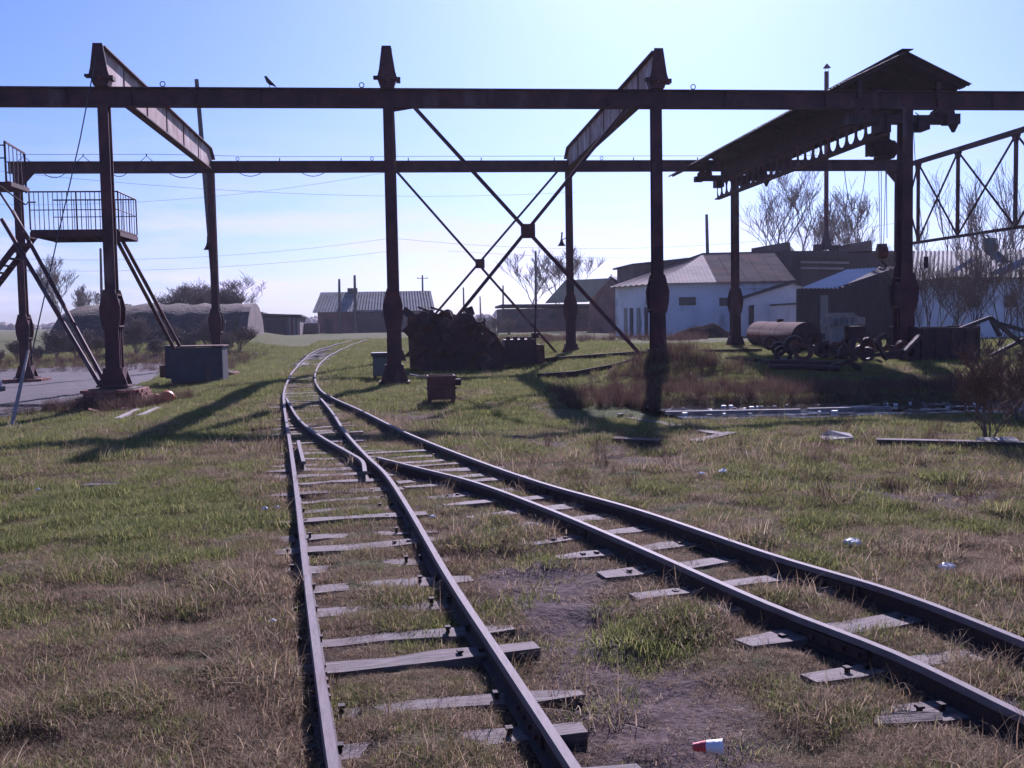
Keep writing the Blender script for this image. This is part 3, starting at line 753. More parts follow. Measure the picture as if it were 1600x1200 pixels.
for (x0, x1, yb, y_) in ((1320,1351,326,Y2-2), (1432,1444,240,Y1-.4)):
    pass
p, q = at(1319, 262, 33), at(1353, 262, 33); lowz = at(1335, 326, 33).z
pts = [Vector((p.x+(q.x-p.x)*k/14, 33, p.z-(p.z-lowz)*(1-abs(2*k/14-1)**2.6))) for k in range(15)]
MB().tube(pts, .013, 5).build('festoon_cable', M['cable'], cr_)
MB().tube([at(1385,262,33), at(1386,372,33)], .012, 5).build('festoon_cable', M['cable'], cr_)
MB().tube([at(1426,178,Y1-.4), at(1431,270,Y1-.4), at(1440,350,Y1-.4), at(1447,400,Y1-.4)], .01, 4).build('festoon_cable', M['cable'], cr_)
MB().box(at(1447,410,Y1-.4), (.1,.06,.3)).build('control_pendant', M['rustdark'], cr_)
mb = MB()
for k in range(6):
    a0 = at(1430+k*9, 176+6*math.sin(k), Y1-.35); a1 = at(1439+k*9, 177+6*math.sin(k+1), Y1-.35); mb.tube([a0, a1], .014, 4)
mb.build('festoon_cable', M['cable'], cr_)

# ------------------------------------------------------------------ bird on the beam
bx = at(421, 130, Y1); bz = HF
bd = thing('crow', 'small dark bird perched on top of the front beam', 'bird', (bx.x, Y1, bz))
mb = MB(); c = Vector((bx.x, Y1, bz+.12))
pts = [c+Vector(v) for v in ((.16,0,-.09),(.09,0,-.03),(.03,0,.0),(-.02,0,.05),(-.055,0,.10),(-.07,0,.14),(-.085,0,.155),(-.13,0,.145))]
mb.tube(pts, [.008,.03,.052,.055,.045,.038,.028,.004], 10); mb.build('body', M['black'], bd, smooth=True)
MB().tube([c+Vector((0,.02,-.04)), c+Vector((0,.02,-.12))], .006, 5).build('leg', M['black'], bd)
MB().tube([c+Vector((.01,-.02,-.04)), c+Vector((.01,-.02,-.12))], .006, 5).build('leg', M['black'], bd)
mb = MB().loft([[c+Vector((.0,-.05,.05)), c+Vector((.02,-.065,.0)), c+Vector((.0,-.05,-.02))], [c+Vector((.14,-.02,-.06)), c+Vector((.14,-.03,-.08)), c+Vector((.12,-.02,-.08))]])
mb.build('wing', M['black'], bd)

# ------------------------------------------------------------------ stair platform at left
PY0, PY1 = 29.0, 30.9
pa, pb = at(48, 362, PY0), at(186, 355, PY0); PZ = (pa.z+pb.z)/2
plat = thing('access_platform', 'rusty steel access platform with barred railing and steep stairs at the left edge', 'platform', (pb.x, PY0, 0))
xl, xr = pa.x, pb.x
MB().box(((xl+xr)/2, (PY0+PY1)/2, PZ-.02), (xr-xl, PY1-PY0, .04)).build('deck', M['rust'], plat)
mb = MB()
for y_ in (PY0, PY1): mb.bar((xl, y_, PZ-.12), (xr, y_, PZ-.12), .05, .16)
for k in range(6): mb.bar((xl+(xr-xl)*k/5, PY0, PZ-.12), (xl+(xr-xl)*k/5, PY1, PZ-.12), .05, .12)
mb.build('deck_frame', M['rust'], plat)
TR = 1.0
for zz, r_ in ((TR, .022), (TR*.52, .014)):
    MB().tube([(xl, PY0, PZ+zz), (xr, PY0, PZ+zz), ], r_, 6).build('handrail', M['rust'], plat)
    MB().tube([(xr, PY0, PZ+zz), (xr, PY1, PZ+zz), (xl, PY1, PZ+zz)], r_, 6).build('handrail', M['rust'], plat)
def bal(x_, y_, r_=.011): MB().tube([(x_, y_, PZ), (x_, y_, PZ+TR)], r_, 5, cap=False).build('baluster', M['rust'], plat)
nb = 19
for k in range(nb+1): bal(xl+(xr-xl)*k/nb, PY0, .022 if k in (0, nb, 10) else .011)
for k in range(1, 8): bal(xr, PY0+(PY1-PY0)*k/7, .02 if k == 7 else .011)
for k in range(1, 12): bal(xl+(xr-xl)*k/12, PY1, .011)
for (a_, b2, Ya, Yb) in (((3,343),(157,603),29,Y1-.25), ((20,330),(160,590),30.6,Y1+.3), ((178,366),(272,545),29.2,33.0), ((184,362),(280,540),30.6,34.2)):
    MB().tube([at(a_[0],a_[1],Ya), at(b2[0],b2[1],Yb)], .055, 8).build('brace', M['rust'], plat)
p0, p1 = at(48,366,30), at(-70,520,30)
for dy in (-.4, .4):
    MB().bar(p0+Vector((0,dy,0)), p1+Vector((0,dy,0)), .04, .16).build('stringer', M['rust'], plat)
for k in range(14):
    c = p0.lerp(p1, (k+.5)/14); MB().box(c, (.22,.8,.03)).build('tread', M['rust'], plat)
p2, p3 = at(44,372,29.9), at(-60,282,29.9)
u0, u1 = at(-60,290,30.4), at(28,288,30.4)
MB().box(((u0.x+u1.x)/2, 30.6, u1.z-.05), (u1.x-u0.x, 1.4, .12)).build('upper_deck', M['rust'], plat)
mb = MB(); tb = at(9, 222, 30.2); tb2 = at(24, 238, 31.4)
for za, zb2 in ((u1.z+.05, u1.z+.05), (tb.z, tb2.z)): mb.bar((tb.x, 30.1, za), (tb.x, 31.6, zb2), .04, .05)
for k in range(1, 5): mb.bar((tb.x, 30.1+.3*k, u1.z), (tb.x, 30.1+.3*k, tb.z+(tb2.z-tb.z)*k/5), .02, .02)
mb.build('barred_gate', M['rust'], plat)
for y_ in (30.1, 31.6): MB().tube([(tb.x, y_, u1.z-.1), (tb.x, y_, tb.z-.1*(y_ > 31))], .03, 6).build('post', M['rust'], plat)
MB().tube([at(-60,245,30.1), at(9,247,30.1)], .02, 6).build('handrail', M['rust'], plat)
MB().tube([at(-60,225,30.1), at(9,227,30.1)], .02, 6).build('handrail', M['rust'], plat)
MB().tube([at(-40,240,29.6), at(46,372,29.6)], .03, 6).build('handrail', M['rust'], plat)
MB().tube([at(-40,262,29.2), at(40,320,29.2), at(44,316,29.2), at(56,316,29.2)], .022, 6).build('handrail', M['rust'], plat)
# guy rope from the cross beam, steadied by a pole
g0, g1, g2 = at(153,74,Y1-.3), at(92,362,24.5), at(48,560,23.0)
MB().tube([g0, g0.lerp(g1,.5)+Vector((.02,0,-.06)), g1, g2], .014, 6).build('guy_cable', M['cable'])
tag(bpy.data.objects['guy_cable'], 'thin steel cable slanting down from the top of the left cross beam', 'cable')
g3 = gp(18, 668)
MB().tube([at(44,548,23.2), g3], [.03,.045], 8).build('leaning_pole', M['woodgrey']); tag(bpy.data.objects['leaning_pole'], 'leaning bare pole tied to the slanting cable at far left', 'pole')

# ------------------------------------------------------------------ cabinet, float, planks on the left
def obox(root, name, px0, px1, py0, py1, Y, depth, mt, label=None):
    a_ = at(px0, py1, Y); b2 = at(px1, py0, Y)
    return MB().box(((a_.x+b2.x)/2, Y+depth/2, (a_.z+b2.z)/2), (b2.x-a_.x, depth, b2.z-a_.z)).build(name, M[mt], root, label=label)
gc = gp(300, 603); YC = gc.y
cab = thing('control_cabinet', 'bulky grey steel cabinet with three door panels standing in the grass by the road', 'cabinet', tuple(gc))
obox(cab, 'body', 268, 347, 543, 598, YC, 1.0, 'cabinet'); obox(cab, 'side_box', 259, 269, 540, 592, YC+.2, .8, 'cabinet')
for k in range(3):
    obox(cab, 'door_panel', 271+k*25.5, 294.5+k*25.5, 547, 593, YC-.03, .028, 'cabinet')
    obox(cab, 'handle', 290+k*25.5, 291.5+k*25.5, 565, 572, YC-.06, .03, 'rustdark')
obox(cab, 'skid', 262, 350, 598, 606, YC+.05, .9, 'rustdark')
obox(cab, 'lid', 266, 349, 539.5, 543, YC-.05, 1.1, 'rustred')
mb = MB(); t0 = at(262,565,YC+.4)
obox(cab, 'bracket', 250, 259, 571, 590, YC+.3, .4, 'rustred')
fp = gp(262, 631); fl = thing('float_ball', 'round orange float ball lying in the grass before the footing', 'float', tuple(fp))
mb = MB(); n_ = 12; c = fp+Vector((0,0,.14))
mb.tube([c+Vector((math.sin(t_)*0, 0, 0))+Vector((-math.cos(t_)*.17, 0, 0)) for t_ in np.linspace(0.02, math.pi-.02, 11)], [max(.004, .17*math.sin(t_)) for t_ in np.linspace(0.02, math.pi-.02, 11)], 18)
mb.build('ball', M['orange'], fl, smooth=True); MB().tube([c+Vector((.15,0,0)), c+Vector((.7,.15,-.08))], .015, 6).build('rod', M['rust'], fl)
b0 = gp(238, 633); MB().tube([at(246,616,b0.y), at(243,628,b0.y), at(232,636,b0.y-.2), at(222,640,b0.y-.3)], .045, 6).build('bent_bracket', M['orange']); tag(bpy.data.objects['bent_bracket'], 'bent orange metal bracket beside the orange float ball', 'bracket')
for nm, a_, b2, lb in (('plank', (183,655), (215,640), 'left pale plank lying in the grass before the brick footing'), ('plank', (218,650), (248,637), 'right pale plank lying next to the orange bracket')):
    p, q = gp(*a_, .05), gp(*b2, .05); o = MB().bar(p, q, .12, .04).build(nm, M['woodgrey']); tag(o, lb, 'plank', 'pale planks by the footing')
g = gp(233,560); 
for k in range(4):
    p = gp(226+k*6, 557+(k % 2)*2, .05); o = MB().box(p, (.22,.2,.12), k).build('litter_bag', M['litter']); tag(o, 'white litter scrap in the far grass beyond the road', 'litter', 'white litter beyond the road')

# car sliver at the left edge
cg = gp(-45, 640); car = thing('parked_car', 'pale blue car parked on the road, only its end showing at the left edge', 'car', tuple(cg))
Yc = cg.y; xe = at(3, 600, Yc+1.6).x
def carx(dx, z): return (xe-dx, Yc-.0, cg.z+z)
side = [(0,.35),(.02,.62),(.25,.85),(.75,.92),(1.15,1.38),(2.6,1.42),(3.2,.98),(4.0,.88),(4.1,.35),(3.6,.25),(.5,.25)]
MB().prism([carx(a_, z) for a_, z in side], (0,1.6,0)).build('body', M['car'], car)
for a_ in (.8, 3.3):
    for dy in (-.02, 1.42):
        w_ = MB().tube([(xe-a_, Yc+dy, cg.z+.3), (xe-a_, Yc+dy+.2, cg.z+.3)], .3, 18).build('wheel', M['black'], car)
        MB().tube([(xe-a_, Yc+dy-.01, cg.z+.3), (xe-a_, Yc+dy, cg.z+.3)], .17, 12).build('rim', M['cabinet'], w_)
MB().prism([carx(1.0,.95), carx(1.22,1.32), carx(2.5,1.35), carx(2.9,1.0)], (0,-.01,0)).build('side_window', M['glass'], car)
MB().box((xe-.0, Yc+.25, cg.z+.65), (.04,.3,.12)).build('tail_light', M['litter_red'], car)
MB().box((xe+.03, Yc+.8, cg.z+.4), (.1,1.6,.12)).build('bumper', M['cabinet'], car)

# ------------------------------------------------------------------ scrap in the middle
wy = gp(700, 582).y
wr = thing('scrapped_machine', 'dark heap of a scrapped machine with a sloping rusty front, behind the middle column', 'machine wreck', tuple(gp(700,582)))
def sil(name, pts, Y, depth, mt, root=wr, label=None):
    return MB().prism([at(a_, b2, Y) for a_, b2 in pts], (.44*depth if pts[0][0] > 1100 and Y > 40 else 0, depth, 0)).build(name, M[mt], root, label=label)
sil('body', [(662,583),(662,512),(700,503),(735,503),(752,520),(770,545),(778,578)], wy, 1.9, 'rustdark')
sil('cab', [(641,575),(636,500),(640,493),(662,490),(676,500),(680,578)], wy+.3, 1.6, 'rustred')
sil('sloping_plate', [(733,503),(772,528),(790,556),(793,552),(775,522),(737,497)], wy-.05, 2.1, 'tank', label='lighter rusty sloping plate')
sil('tail_box', [(772,530),(792,555),(786,578),(765,580)], wy+.1, 1.5, 'rustdark')
sil('hood', [(665,512),(690,486),(722,494),(740,489),(737,503),(700,506)], wy+.5, 1.2, 'rustdark')
for k in range(3): sil('louvre', [(722,491+k*5),(733,488+k*5),(735,491.5+k*5),(723,494.5+k*5)], wy+.38, .1, 'paleblock')
rr = random.Random(8)
for k in range(9):
    a_ = at(645+k*15+rr.uniform(-6,6), 500+rr.uniform(0,55), wy-.1); b2 = a_+Vector((rr.uniform(-.5,.5), rr.uniform(-.1,.1), rr.uniform(-.3,.35)))
    MB().tube([a_, a_.lerp(b2,.5)+Vector((0,-.08,.04)), b2], rr.uniform(.02,.05), 6).build('pipe', M['rustdark'], wr)
for px in (668, 697, 726, 755):
    c = at(px, 572, wy-.12); MB().tube([c+Vector((0,-.06,0)), c+Vector((0,.1,0))], .2, 14).build('road_wheel', M['rustdark'], wr)
for k in range(64):
    px = rr.uniform(640, 786); top_ = 500+max(0, px-735)*.95; py = top_+rr.uniform(-14, 58)
    if py > 572: continue
    c = at(px, py, wy-rr.uniform(.02,.35)+(.6 if py < top_ else 0)); M3 = Matrix.Rotation(rr.uniform(-.9,.9), 3, 'Y') @ Matrix.Rotation(rr.uniform(-.4,.4), 3, 'Z'); mk = rr.choice(('rustdark','rustred','rust','rustdark','tank'))
    t_ = k % 4
    if t_ == 0: MB().box(c, (rr.uniform(.3,.8), .03, rr.uniform(.1,.35)), M=M3).build('plate', M[mk], wr)
    elif t_ == 1: MB().tube([c+Vector((0,-.08,0)), c+Vector((0,.1,0))], rr.uniform(.08,.2), 12).build('pulley', M[mk], wr)
    elif t_ == 2: MB().bar(c, c+Vector((rr.uniform(-.7,.7), rr.uniform(-.2,.2), rr.uniform(-.5,.5))), .06, .06).build('bar', M[mk], wr)
    else: MB().box(c, (rr.uniform(.15,.35), .25, rr.uniform(.12,.3)), M=M3).build('housing', M[mk], wr)
MB().tube([at(748,505,wy+.6), at(757,503,wy+.6)], .05, 8).tube([at(757,513,wy+.6), at(757,497,wy+.6)], .03, 8).build('valve', M['rustdark'], wr)
MB().tube([at(645,575,wy-.2), at(664,574,wy-.2), at(660,552,wy-.2)], .04, 6).build('pipe', M['rustred'], wr)
# small machine to the right of it
sy_ = gp(820, 573).y
sm_ = thing('rusty_engine', 'low rusty engine block with a valve post, right of the scrapped machine', 'engine', tuple(gp(820,573)))
sil('block', [(789,571),(789,531),(832,530),(838,534),(840,568)], sy_, .9, 'rustdark', sm_)
sil('gearbox', [(838,570),(838,538),(850,539),(852,566)], sy_+.1, .6, 'rustred', sm_)
MB().tube([at(836,534,sy_+.4), at(837,476,sy_+.4)], .03, 8).tube([at(836,528,sy_+.4), at(836,520,sy_+.4)], .12, 10).build('valve_post', M['rustdark'], sm_)
for k in range(4): MB().tube([at(794+k*11,531,sy_+.1), at(794+k*11,526,sy_+.1)], .07, 8).build('cylinder_head', M['rustdark'], sm_)
# crate-like rusty box in front
by = gp(692, 634).y
bxr = thing('rusty_box', 'rusty open steel box on short legs standing in front of the scrapped machine', 'box', tuple(gp(692,634)))
c0 = at(668, 588, by); c1 = at(712, 624, by); zt, zb_ = c0.z, c1.z
for (xa, xb, ya, yb) in ((c0.x, c1.x, by, by+.02), (c0.x, c1.x, by+.6, by+.62), (c0.x, c0.x+.02, by+.021, by+.599), (c1.x-.02, c1.x, by+.021, by+.599)):
    MB().box(((xa+xb)/2, (ya+yb)/2, (zt+zb_)/2), (xb-xa, yb-ya, zt-zb_)).build('panel', M['rustred'], bxr)
for xx in (c0.x+.04, c1.x-.04):
    for yy in (by+.04, by+.58): MB().box((xx, yy, zb_-.1), (.06,.06,.3)).build('leg', M['rustred'], bxr)
for zz in (zt-.02, (zt+zb_)/2): MB().box(((c0.x+c1.x)/2, by-.015, zz), (c1.x-c0.x+.05, .03, .05)).build('rim', M['rustred'], bxr)
MB().tube([at(716,592,by+.3), at(716,602,by+.3)], .06, 8).build('lug', M['rustdark'], bxr)
MB().box(((c0.x+c1.x)/2, by+.31, zt-.12), (c1.x-c0.x-.06, .54, .02)).build('fill', M['earth'], bxr)
# green box left of the middle column
gy_ = gp(595, 594).y
gb = thing('switch_box', 'grey green switch box with a pale lid left of the middle column', 'switch box', tuple(gp(595,594)))
obox(gb, 'case', 583, 606, 558, 588, gy_, .5, 'green_box'); obox(gb, 'lid', 580, 608, 551, 557.6, gy_-.08, .7, 'cabinet')
for px in (585, 602): obox(gb, 'leg', px, px+3, 588, 597, gy_+.1, .06, 'rustdark')
obox(gb, 'door', 585, 604, 561, 586, gy_-.03, .028, 'green_box')
p, q = gp(640,585,.25), gp(668,588,.3)
o = MB().tube([p, p.lerp(q,.5)+Vector((0,0,-.02)), q], .02, 6).build('pale_pipe', M['woodgrey']); tag(o, 'thin pale pipe lying between the middle column and the rusty box', 'pipe')

# ------------------------------------------------------------------ scrap at right
ty_ = gp(1225, 548).y
tk0, tk1 = at(1186, 518, 40.5), at(1260, 530, 33)
tank = thing('storage_tank', 'long rusty cylindrical tank lying on its side in front of the white building', 'tank', tuple(gp(1225,548)))
rT = .5
d = (tk1-tk0).normalized()
tk0.z = zh(tk0.x, tk0.y)+rT*.98; tk1.z = zh(tk1.x, tk1.y)+rT*.98
a0 = tk0.copy()
MB().tube([a0-d*.12, a0, tk1, tk1+d*.02], [rT*.8, rT, rT, rT], 28).build('shell', M['tank'], tank, smooth=True)
MB().tube([tk1+d*.02, tk1+d*.06, tk1+d*.13], [rT*.97, rT*.9, rT*.5], 28).build('end_cap', M['rustdark'], tank, smooth=True)
for t_ in (.3, .65): MB().tube([a0.lerp(tk1,t_), a0.lerp(tk1,t_)+d*.03], rT*1.012, 28).build('weld_band', M['tank'], tank)
MB().tube([a0.lerp(tk1,.5), a0.lerp(tk1,.5)+Vector((0,0,rT+.1))], .12, 10).build('manhole', M['tank'], tank)
rr = random.Random(21)
ky = gp(1230, 560).y
for k in range(26):
    px = 1206+k*8.6+rr.uniform(-4,4); p = gp(px, 568-rr.uniform(0,14)); r_ = rr.uniform(.16,.27)
    ax = Vector((rr.uniform(-.9,.9), -1, rr.uniform(-.4,.4))).normalized(); c = p+Vector((0,0,r_*.9+rr.uniform(0,.3)))
    mb = MB(); segs_ = 14; u = ax.cross(Vector((0,0,1))).normalized(); v = ax.cross(u)
    for j in range(segs_):
        a1_, a2_ = 2*math.pi*j/segs_, 2*math.pi*(j+1)/segs_
        q = [c+(u*math.cos(a_)+v*math.sin(a_))*rad+ax*h_ for a_ in (a1_, a2_) for rad in (r_, r_*.55) for h_ in (-.07, .07)]
        mb.add(q, [(0,4,5,1),(2,3,7,6),(0,2,6,4),(1,5,7,3)])
    o = mb.build('flange_ring', M['rustdark' if k % 3 else 'rustred']); tag(o, 'small rusty flange ring in the dark heap beside the lying tank', 'ring', 'flange rings heaped by the tank')
for k in range(16):
    px = 1330+rr.uniform(-30,95); p = gp(px, 566-rr.uniform(0,18), .1+rr.uniform(0,.5)); q = p+Vector((rr.uniform(-.9,.9), rr.uniform(-.4,.4), rr.uniform(-.25,.5)))
    o = MB().bar(p, q, rr.uniform(.04,.14), rr.uniform(.03,.1)).build('scrap_bar', M['rustdark']); tag(o, 'bent rusty bar sticking out of the scrap heap left of the right column', 'scrap metal', 'scrap bars in the right heap')
ey = gp(1318, 560).y
en = thing('concrete_plinth', 'pale grey plinth carrying a mottled pale engine casting, beside the tank', 'plinth', tuple(gp(1310,560)))
obox(en, 'pillar', 1300, 1319, 508, 545, ey, .45, 'paleblock'); 
cst = thing('engine_casting', 'mottled pale flat engine casting resting on the grey plinth', 'casting', tuple(at(1318,510,ey)))
obox(cst, 'block', 1297, 1341, 493, 509, ey-.05, .7, 'paleblock'); obox(cst, 'cover', 1301, 1336, 488.5, 492.8, ey, .5, 'paleblock'); obox(cst, 'flange', 1341.2, 1352, 496, 507, ey+.05, .4, 'paleblock')
for k in range(5): obox(cst, 'fin', 1299+k*8.6, 1302+k*8.6, 496+(k%2)*2, 507, ey-.11, .055, 'paleblock')
obox(cst, 'sump', 1322, 1352, 509.5, 530, ey+.1, .5, 'rustdark')
for k, (a_, b2, lb) in enumerate((((1190,566),(1318,570),'upper of two dark pipes lying before the scrap heap'), ((1200,573),(1312,577),'lower of two dark pipes lying before the scrap heap'))):
    p, q = gp(*a_, .1), gp(*b2, .1); o = MB().tube([p, p.lerp(q,.5)+Vector((0,0,.03)), q], .07, 8).build('scrap_pipe', M['rustdark']); tag(o, lb, 'pipe', 'pipes before the scrap heap')
# dark container and broken frame right of the last column
cy = gp(1480, 566).y
ct = thing('dark_bin', 'dark rusty open scrap bin right of the big right column', 'bin', tuple(gp(1480,566)))
obox(ct, 'front_panel', 1434, 1532, 511, 566, cy, .04, 'rustdark'); obox(ct, 'rear_panel', 1440, 1530, 509, 560, cy+1.6, .04, 'rustdark')
a_ = at(1434,511,cy); b2 = at(1532,566,cy)
for xx in (a_.x+.02, b2.x-.02): MB().box((xx, cy+.82, (a_.z+b2.z)/2), (.04, 1.54, a_.z-b2.z)).build('side_panel', M['rustdark'], ct)
for px in (1440, 1463, 1486, 1509, 1528): obox(ct, 'rib', px, px+3, 512, 566, cy-.06, .058, 'rustdark')
fr = thing('broken_frame', 'broken timber trestle poking up behind the scrap bin', 'trestle', tuple(gp(1560,560)))
for a_, b2 in (((1500,514),(1547,496)), ((1547,496),(1600,540)), ((1547,496),(1562,525)), ((1560,505),(1640,528)), ((1540,560),(1600,530))):
    MB().bar(at(*a_, cy+.4), at(*b2, cy+.4), .09, .09).build('beam', M['wooddark'], fr)
# planks and sleepers lying near the ditch
for a_, b2, w_, h_, nm, mt, lb in (((985,655),(1130,682),.18,.07,'log','wooddark','dark heavy timber lying slantwise at the left end of the ditch'),
        ((1085,692),(1145,678),.16,.06,'timber','wooddark','short dark timber lying across the slanting log near the ditch'),
        ((1370,692),(1600,697),.16,.1,'log','wooddark','long dark bar laid as the beam shadow along the near bank at right'),  # dark bar standing in for the front beam's cast shadow
        ((960,688),(1030,692),.2,.08,'board','wooddark','dark board sunk in the grass left of the ditch timbers'),
        ((1040,655),(1250,652),.1,.06,'plank','woodgrey','narrow plank floating along the near edge of the ditch'),
        ((1262,664),(1392,660),.09,.05,'pole','woodgrey','pale pole lying in the ditch water'),):
    p, q = gp(*a_, h_*.4), gp(*b2, h_*.4)
    if nm in ('plank', 'pole'): p = at(*a_, yditch(p.x)-.4); q = at(*b2, yditch(q.x)-.4); p.z = q.z = WZ+.02
    o = MB().bar(p, q, w_, h_).build(nm, M[mt]); tag(o, lb, nm)
p = gp(1308, 690, .0); o = MB().prism([p+Vector(v) for v in ((-.2,-.1,0),(.16,-.12,.02),(.2,.08,.05),(-.05,.14,.09),(-.2,.1,.03))], (0,0,.04)).build('stone_slab', M['paleblock']); tag(o, 'pale broken slab on the near bank of the ditch', 'slab')
p = gp(1560, 694, .04); o = MB().prism([p+Vector(v) for v in ((-.2,-.1,0),(.2,-.1,.02),(.24,.1,.04),(-.2,.12,.04))], (0,0,.03)).build('stone_slab', M['paleblock']); tag(o, 'pale stone on the near bank below the red shrub', 'slab')
# pale scraps in the water, standing in for sun glints
rr = random.Random(4)
for k in range(60):
    x_ = rr.uniform(3.6, 11.5); y_ = yditch(x_)+rr.uniform(-.9, .9); s_ = rr.uniform(.012,.045)
    o = MB().prism([(x_+s_*math.cos(a_)*rr.uniform(.6,1.6), y_+s_*math.sin(a_), WZ+.006) for a_ in np.linspace(0, 5.2, 6)], (0,0,rr.uniform(.01,.04))).build('glint_scrap', M['litter' if k % 3 == 0 else 'woodgrey'])
    tag(o, 'small pale scrap standing in for a glint on the ditch water', 'litter', 'glint scraps in the ditch')
# crossing rails at the back
for a_, b2, lb in (((800,568),(1190,548),'farther of two old rails crossing the yard behind the front columns'), ((840,588),(1200,566),'nearer of two old rails crossing the yard behind the front columns')):
    p, q = gp(*a_, .09), gp(*b2, .09); l_ = [Vector((p.x+(q.x-p.x)*k/6, p.y+(q.y-p.y)*k/6)) for k in range(7)]
    mb = MB()
    for u, v in zip(l_, l_[1:]): mb.bar((u.x,u.y,zh(u.x,u.y)+.08), (v.x,v.y,zh(v.x,v.y)+.08), .06, .16)
    o = mb.build('old_rail', M['rail_side']); tag(o, lb, 'rail')

# ------------------------------------------------------------------ litter in the grass
def crumple(px, py, s_, mt, lb, el=1.2):
    s_ = s_*.5; p = gp(px, py, .03); r3 = random.Random(px*7+py); mb = MB(); rings = []
    for i in range(5):
        t_ = i/4; rad = s_*(.25+.9*math.sin(math.pi*min(.97, max(.06, t_))))*.5
        rings.append([p+Vector(((t_-.5)*s_*el, 0, 0))+Vector((r3.uniform(-.1,.1)*s_, math.cos(a_)*rad*r3.uniform(.6,1.1), abs(math.sin(a_))*rad*.55*r3.uniform(.2,1.5)+.005)) for a_ in np.linspace(0, 5.5, 8)])
    o = mb.loft(rings).build('litter', M[mt]); o.data.materials[0] = M[mt]; tag(o, lb, 'litter'); return o
crumple(414, 796, .1, 'litter_blue', 'small crumpled blue wrapper left of the straight track')
crumple(434, 794, .09, 'litter', 'small white scrap beside the blue wrapper')
crumple(1331, 850, .22, 'litter', 'crumpled white paper in the grass right of the branch track')
crumple(1130, 738, .16, 'litter', 'white plastic scrap in the far grass before the ditch')
crumple(1096, 741, .12, 'litter', 'smaller white scrap just left of the plastic scrap before the ditch')
crumple(1480, 888, .18, 'litter', 'pale litter scrap in the grass at right, above the branch track')
crumple(426, 972, .07, 'litter', 'thin white scrap just left of the nearest rail')
crumple(676, 808, .09, 'litter', 'tiny pale scrap between the two tracks')
crumple(60, 766, .09, 'litter', 'white scrap in the green grass at the left')
crumple(135, 690, .1, 'litter', 'white scrap in the grass near the long column shadow')
crumple(1388, 690, .12, 'litter', 'white scrap beside the dark shadow bar on the near bank')
crumple(402, 552, .25, 'litter', 'white scrap on the far green slope at left')
p = gp(1108, 1169, .03)
cup = thing('paper_cup', 'flattened red and white paper cup on the dirt path in the foreground', 'cup', tuple(p))
MB().tube([p+Vector((-.055,.018,.0)), p+Vector((-.01,.0,.008))], [.014,.021], 10).build('red_end', M['litter_red'], cup, smooth=True)
MB().tube([p+Vector((-.01,.0,.008)), p+Vector((.045,-.022,.012))], [.021,.028], 10).build('white_end', M['litter'], cup, smooth=True)
for px, py, s_, lb in ((1420, 1135, .15, 'dark broken board half buried in grass at lower right'), (160, 762, .2, 'dark flat stone in the green grass at left')):
    p = gp(px, py, -.005); o = MB().prism([p+Vector(v)*s_ for v in ((-1,-.2,0),(-.3,-.35,.05),(.8,-.2,0),(1,.15,.05),(0,.3,.12),(-.8,.2,.06))], (0,0,.03)).build('board' if px > 1000 else 'stone', M['wooddark']); tag(o, lb, 'board' if px > 1000 else 'stone')

# ------------------------------------------------------------------ buildings
def quadwall(mb, a_, b2, z0, z1, th=.25):
    d = (b2-a_); n_ = Vector((d.y, -d.x, 0)).normalized()
    mb.prism([Vector((a_.x,a_.y,z0)), Vector((b2.x,b2.y,z0)), Vector((b2.x,b2.y,z1)), Vector((a_.x,a_.y,z1))], -n_*th)
def window(root, p, wd, ht, mt_f='darkwood_wall', dirv=Vector((1,0,0)), nrm=Vector((0,-1,0)), bars=2):
    """frame proud of the wall with a pane set in it; p is the lower left corner on the wall face"""
    u = dirv.normalized(); f_ = MB(); z = Vector((0,0,1)); t_ = .07
    for o_, w_, h_ in ((Vector(), wd, t_), (z*(ht-t_), wd, t_), (z*t_, t_, ht-2*t_), (z*t_+u*(wd-t_), t_, ht-2*t_)):
        f_.prism([p+o_, p+o_+u*w_, p+o_+u*w_+z*h_, p+o_+z*h_], nrm*.04)
    for k in range(1, bars+1): q = p+u*(wd*k/(bars+1)-.02)+z*t_; f_.prism([q, q+u*.04, q+u*.04+z*(ht-2*t_), q+z*(ht-2*t_)], nrm*.03)
    fo = f_.build('window', M[mt_f], root)
    q = p+nrm*.008; MB().prism([q+u*t_+z*t_, q+u*(wd-t_)+z*t_, q+u*(wd-t_)+z*(ht-t_), q+u*t_+z*(ht-t_)], nrm*.006).build('pane', M['glass'], fo)
ZG = .25
# far barn with a grey roof behind the points
Yb = 112.0
bn = thing('barn', 'long brick barn with a grey slate roof standing behind the railway points', 'barn', (at(585,522,Yb).x, Yb, 0))
a_, b2 = at(497, 520, Yb), at(673, 520, Yb); zE = at(585, 485, Yb).z; zR = at(585, 457, Yb+4).z; D = 8
mb = MB(); mb.box(((a_.x+b2.x)/2, Yb+D/2, (ZG+zE)/2-.3), (b2.x-a_.x, D, zE-ZG+.6)); mb.prism([(a_.x,Yb,zE),(a_.x,Yb+D,zE),(a_.x,Yb+D/2,zR)], (b2.x-a_.x,0,0)); mb.build('wall', M['brickwall'], bn)
corr((a_.x-.5, Yb-.4, zE-.1), (b2.x+.5, Yb-.4, zE-.1), (a_.x+.1, Yb+D/2, zR+.1), (b2.x+.2, Yb+D/2, zR+.1), 4*40, .018, 'roof', 'slate', bn, th=.06)
corr((a_.x-.5, Yb+D+.4, zE-.1), (b2.x+.5, Yb+D+.4, zE-.1), (a_.x+.1, Yb+D/2, zR+.1), (b2.x+.2, Yb+D/2, zR+.1), 4*40, .018, 'roof', 'slate', bn, th=.06)
obox(bn, 'boarded_wall', 552, 604, 484, 521, Yb-.2, .19, 'darkwood_wall'); obox(bn, 'boarded_wall', 604.4, 641, 488, 521, Yb-.15, .14, 'brickgrey')
